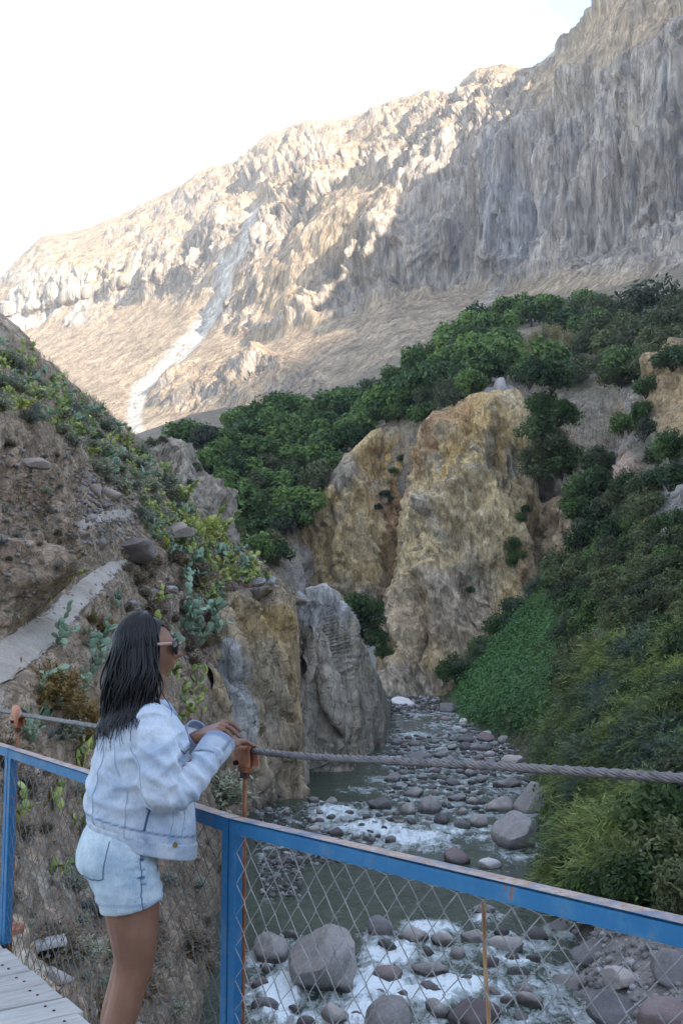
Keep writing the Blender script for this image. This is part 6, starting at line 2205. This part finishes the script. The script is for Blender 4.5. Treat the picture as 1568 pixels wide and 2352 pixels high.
# ---- shorts
b = MB()
loft(b, dense([(0, -.030, .765, .170, .105, .120, 0), (0, -.036, .80, .186, .118, .140, 0), (0, -.036, .84, .191, .122, .140, 0), (0, -.028, .90, .180, .125, .130, 0), (0, -.01, .96, .155, .118, .112, 0)], 16), 32)
for sx, ky in ((1, 0.0), (-1, .015)):
    b.tube(catmull(np.array([[.092 * sx, -.034, .83], [.095 * sx, -.026, .76], [.095 * sx, -.012 + ky, .715], [.095 * sx, -.006 + ky, .690]]), 14), np.interp(np.linspace(0, 3, 14), range(4), [.100, .106, .104, .102]), 22, up=(0, 1, 0))
v, nr, f = remesh(b, .0055, 5)
h = fbm(v / np.array([.09, .09, .04]), 3, ridged=True) * .0022
h += creases(v, (.12, .09, .79), (.2, -.3, 1), .045, .008, (.10, .08, .06)) + creases(v, (.15, .03, .86), (-.3, -.5, 1), .05, .006, (.08, .1, .05))
h += creases(v, (.11, -.10, .71), (.1, .2, 1), .04, .005, (.10, .08, .04))
v = v + nr * h[:, None]
blot = fbm(v / np.array([.03, .03, .012]) + 5, 3)
sd = np.exp(-((v[:, 1] - .005) / .016) ** 2) * sstep(.1, .15, v[:, 0])
sm = np.clip(sd * sstep(.02, .35, blot) * 1.2, 0, 1)
sm = np.maximum(sm, .35 * np.exp(-((v[:, 2] - .712) / .002) ** 2))
shorts = link('shorts', poly_mesh('shorts', v, f, M_short, {'seam': sm}), person)
SB = BVHTree.FromPolygons([Vector(q) for q in v], f)
seam('side_seam', [(.20, .012, .90), (.21, .010, .82), (.22, .012, .74), (.20, .014, .694)], SB, shorts, M_seam2, .0015)
seam('pocket_edge', [(.155, -.09, .905), (.165, -.105, .85), (.165, -.115, .79)], SB, shorts, M_seam2, .0014, 24)
seam('pocket_edge', [(.165, -.115, .79), (.12, -.15, .775), (.07, -.17, .785)], SB, shorts, M_seam2, .0014, 24)
seam('hem_seam', [(.20, .0, .708), (.17, .08, .708), (.10, .11, .708)], SB, shorts, M_seam, .0012, 24)
seam('hem_seam', [(.20, .0, .708), (.17, -.08, .708), (.10, -.12, .708), (.03, -.10, .708)], SB, shorts, M_seam, .0012, 24)

# ---- hair
def hair():
    g = np.random.default_rng(21)
    b = MB()
    vv, ff = ICO[4]
    cap = vv * np.array([.079, .099, .113])
    cap[:, 2] += .006; cap[:, 1] -= .008
    a_ = np.arctan2(vv[:, 1], np.abs(vv[:, 0]))
    keep = ~((vv[:, 1] > .52) & (vv[:, 2] < .62) | (vv[:, 1] > .2) & (vv[:, 2] < -.25) | (vv[:, 2] < -.55))
    fk = [tuple(q) for q in ff if keep[list(q)].all()]
    b.add(headp(cap), fk)
    # inner mass down the back
    secs = [(0, -.052, .02, .074, .030, .052, 0), (0, -.060, -.10, .082, .030, .044, 0), (0, -.075, -.18, .096, .034, .040, 0), (0, -.092, -.26, .098, .026, .030, 0), (0, -.100, -.30, .070, .010, .012, 0)]
    bb = MB(); loft(bb, dense(secs, 14), 24)
    for q, fq in zip(bb.v, [bb.f]):
        b.add(headp(q), fq)
    n = 1150
    for i in range(n):
        az = g.uniform(R(76), R(284))            # 0 is the face
        if i < 90:
            az = g.choice([R(80), R(280)]) + g.normal(0, R(5))
        th0 = g.uniform(.0, .16)
        daz = g.normal(0, .10)
        path = []
        dr = g.normal(0, .0022)
        the = g.uniform(1.2, 1.72)
        for k, th in enumerate(np.linspace(th0, the, 9)):
            a2 = az + daz * math.sin(k / 8 * math.pi) + (.25 if az < math.pi else -.25) * (1 - k / 8) * 0
            s = math.sin(a2); c = math.cos(a2)
            rx, ry, rz = .086 + dr, .106 + dr, .122 + dr
            path.append(headp((-s * rx * math.sin(th), c * ry * math.sin(th) - .008, rz * math.cos(th) + .006)))
        s = math.sin(az); c = math.cos(az)
        back = max(0.0, -c)
        L = g.uniform(.13, .26) + .04 * back + (.05 if g.random() < .15 else 0)
        p0 = np.array([-s * (.086 + dr) * math.sin(the), c * (.106 + dr) * math.sin(the) - .008, (.122 + dr) * math.cos(the) + .006])
        L = L + p0[2]
        out = np.array([-s, c, 0])
        wav = 3.0 * math.sin(az * 3.1) + g.normal(0, .5); wa = g.uniform(.010, .024); fl = g.uniform(.005, .050)
        fr = 7.0 + math.sin(az * 5) + g.normal(0, .4)
        for tt in np.linspace(.10, 1, 12):
            q = p0 + np.array([0, 0, -L * tt]) + out * fl * math.sin(tt * 1.9) * (1 - .3 * back)
            q = q + np.array([c, s, 0]) * wa * math.sin(tt * fr + wav) * tt + out * wa * .6 * math.cos(tt * fr * .8 + wav) * tt
            w = headp(q)
            lim = np.interp(w[2], [1.15, 1.25, 1.30, 1.345, 1.40], [.172, .160, .135, .090, .055])
            yc = w[1] - .036; r_ = math.hypot(w[0] / 1.30, yc)
            if r_ < lim and w[2] < 1.40:
                k_ = lim / max(r_, .02)
                w = np.array([w[0] * min(k_, 1.5), .036 + yc * k_, w[2]])
            path.append(w)
        pts = catmull(np.array(path), 26)
        r0 = g.uniform(.0022, .0056)
        rad = np.interp(np.linspace(0, 1, 26), [0, .15, .7, 1], [r0 * .7, r0, r0 * .8, .0006])
        b.tube(pts, rad, 5, True)
    return b


hb = hair()
hair_o = hb.build('hair', M_hair, person, True)

# ---- sunglasses
sg = empty('sunglasses', (0, 0, 0)); sg.parent = person
for sx in (1, -1):
    b = MB()
    b.tube(headp(catmull(np.array([[.081 * sx, -.01, .018], [.082 * sx, .035, .021], [.077 * sx, .080, .024]]), 8)), .0042, 6, sq=1.3)
    b.build('temple', M_frame, sg, True)
    b = MB()
    th = np.linspace(0, 2 * math.pi, 25)[:-1]
    oxy = np.stack([sx * (.041 + .029 * np.cos(th)), np.zeros(24), .012 + .025 * np.sin(th)], 1)
    oxy[:, 1] = .105 - 4.6 * oxy[:, 0] ** 2 - .05 * np.abs(oxy[:, 2])
    ctr = np.array([[sx * .041, .0985, .012]])
    V = headp(np.concatenate([oxy, ctr, oxy * 1 + np.array([0, .003, 0]), ctr + np.array([0, .004, 0])]))
    F = [(i, (i + 1) % 24, 24) for i in range(24)] + [(25 + (i + 1) % 24, 25 + i, 49) for i in range(24)] + [((i + 1) % 24, i, 25 + i, 25 + (i + 1) % 24) for i in range(24)]
    b.add(V, F)
    ln = b.build('lens', M_lens, sg, True)
    b = MB(); b.tube(headp(np.concatenate([oxy, oxy[:1]]) + np.array([0, .0015, 0])), .0022, 6, False)
    b.build('rim', M_lens, ln, True)
b = MB(); b.tube(headp(np.array([[-.010, .110, .020], [0, .114, .024], [.010, .110, .020]])), .0028, 6)
b.build('bridge', M_frame, sg, True)
# ================================================================== haze in the canyon air
hm = bpy.data.materials.new('canyon haze')
hm.use_nodes = True
ht = hm.node_tree
for n in list(ht.nodes):
    ht.nodes.remove(n)
ho = ht.nodes.new('ShaderNodeOutputMaterial')
hvn = ht.nodes.new('ShaderNodeVolumePrincipled')
hvn.inputs['Color'].default_value = (0.93, 0.95, 1.0, 1)
hvn.inputs['Density'].default_value = 0.00013
hvn.inputs['Anisotropy'].default_value = 0.0
ht.links.new(hvn.outputs[0], ho.inputs['Volume'])
_b = MB()
_b.box((900, 250, 623), (8000, 7000, 1276))
hz = _b.build('haze', hm, kind='stuff', label='pale haze filling the canyon air', category='haze')
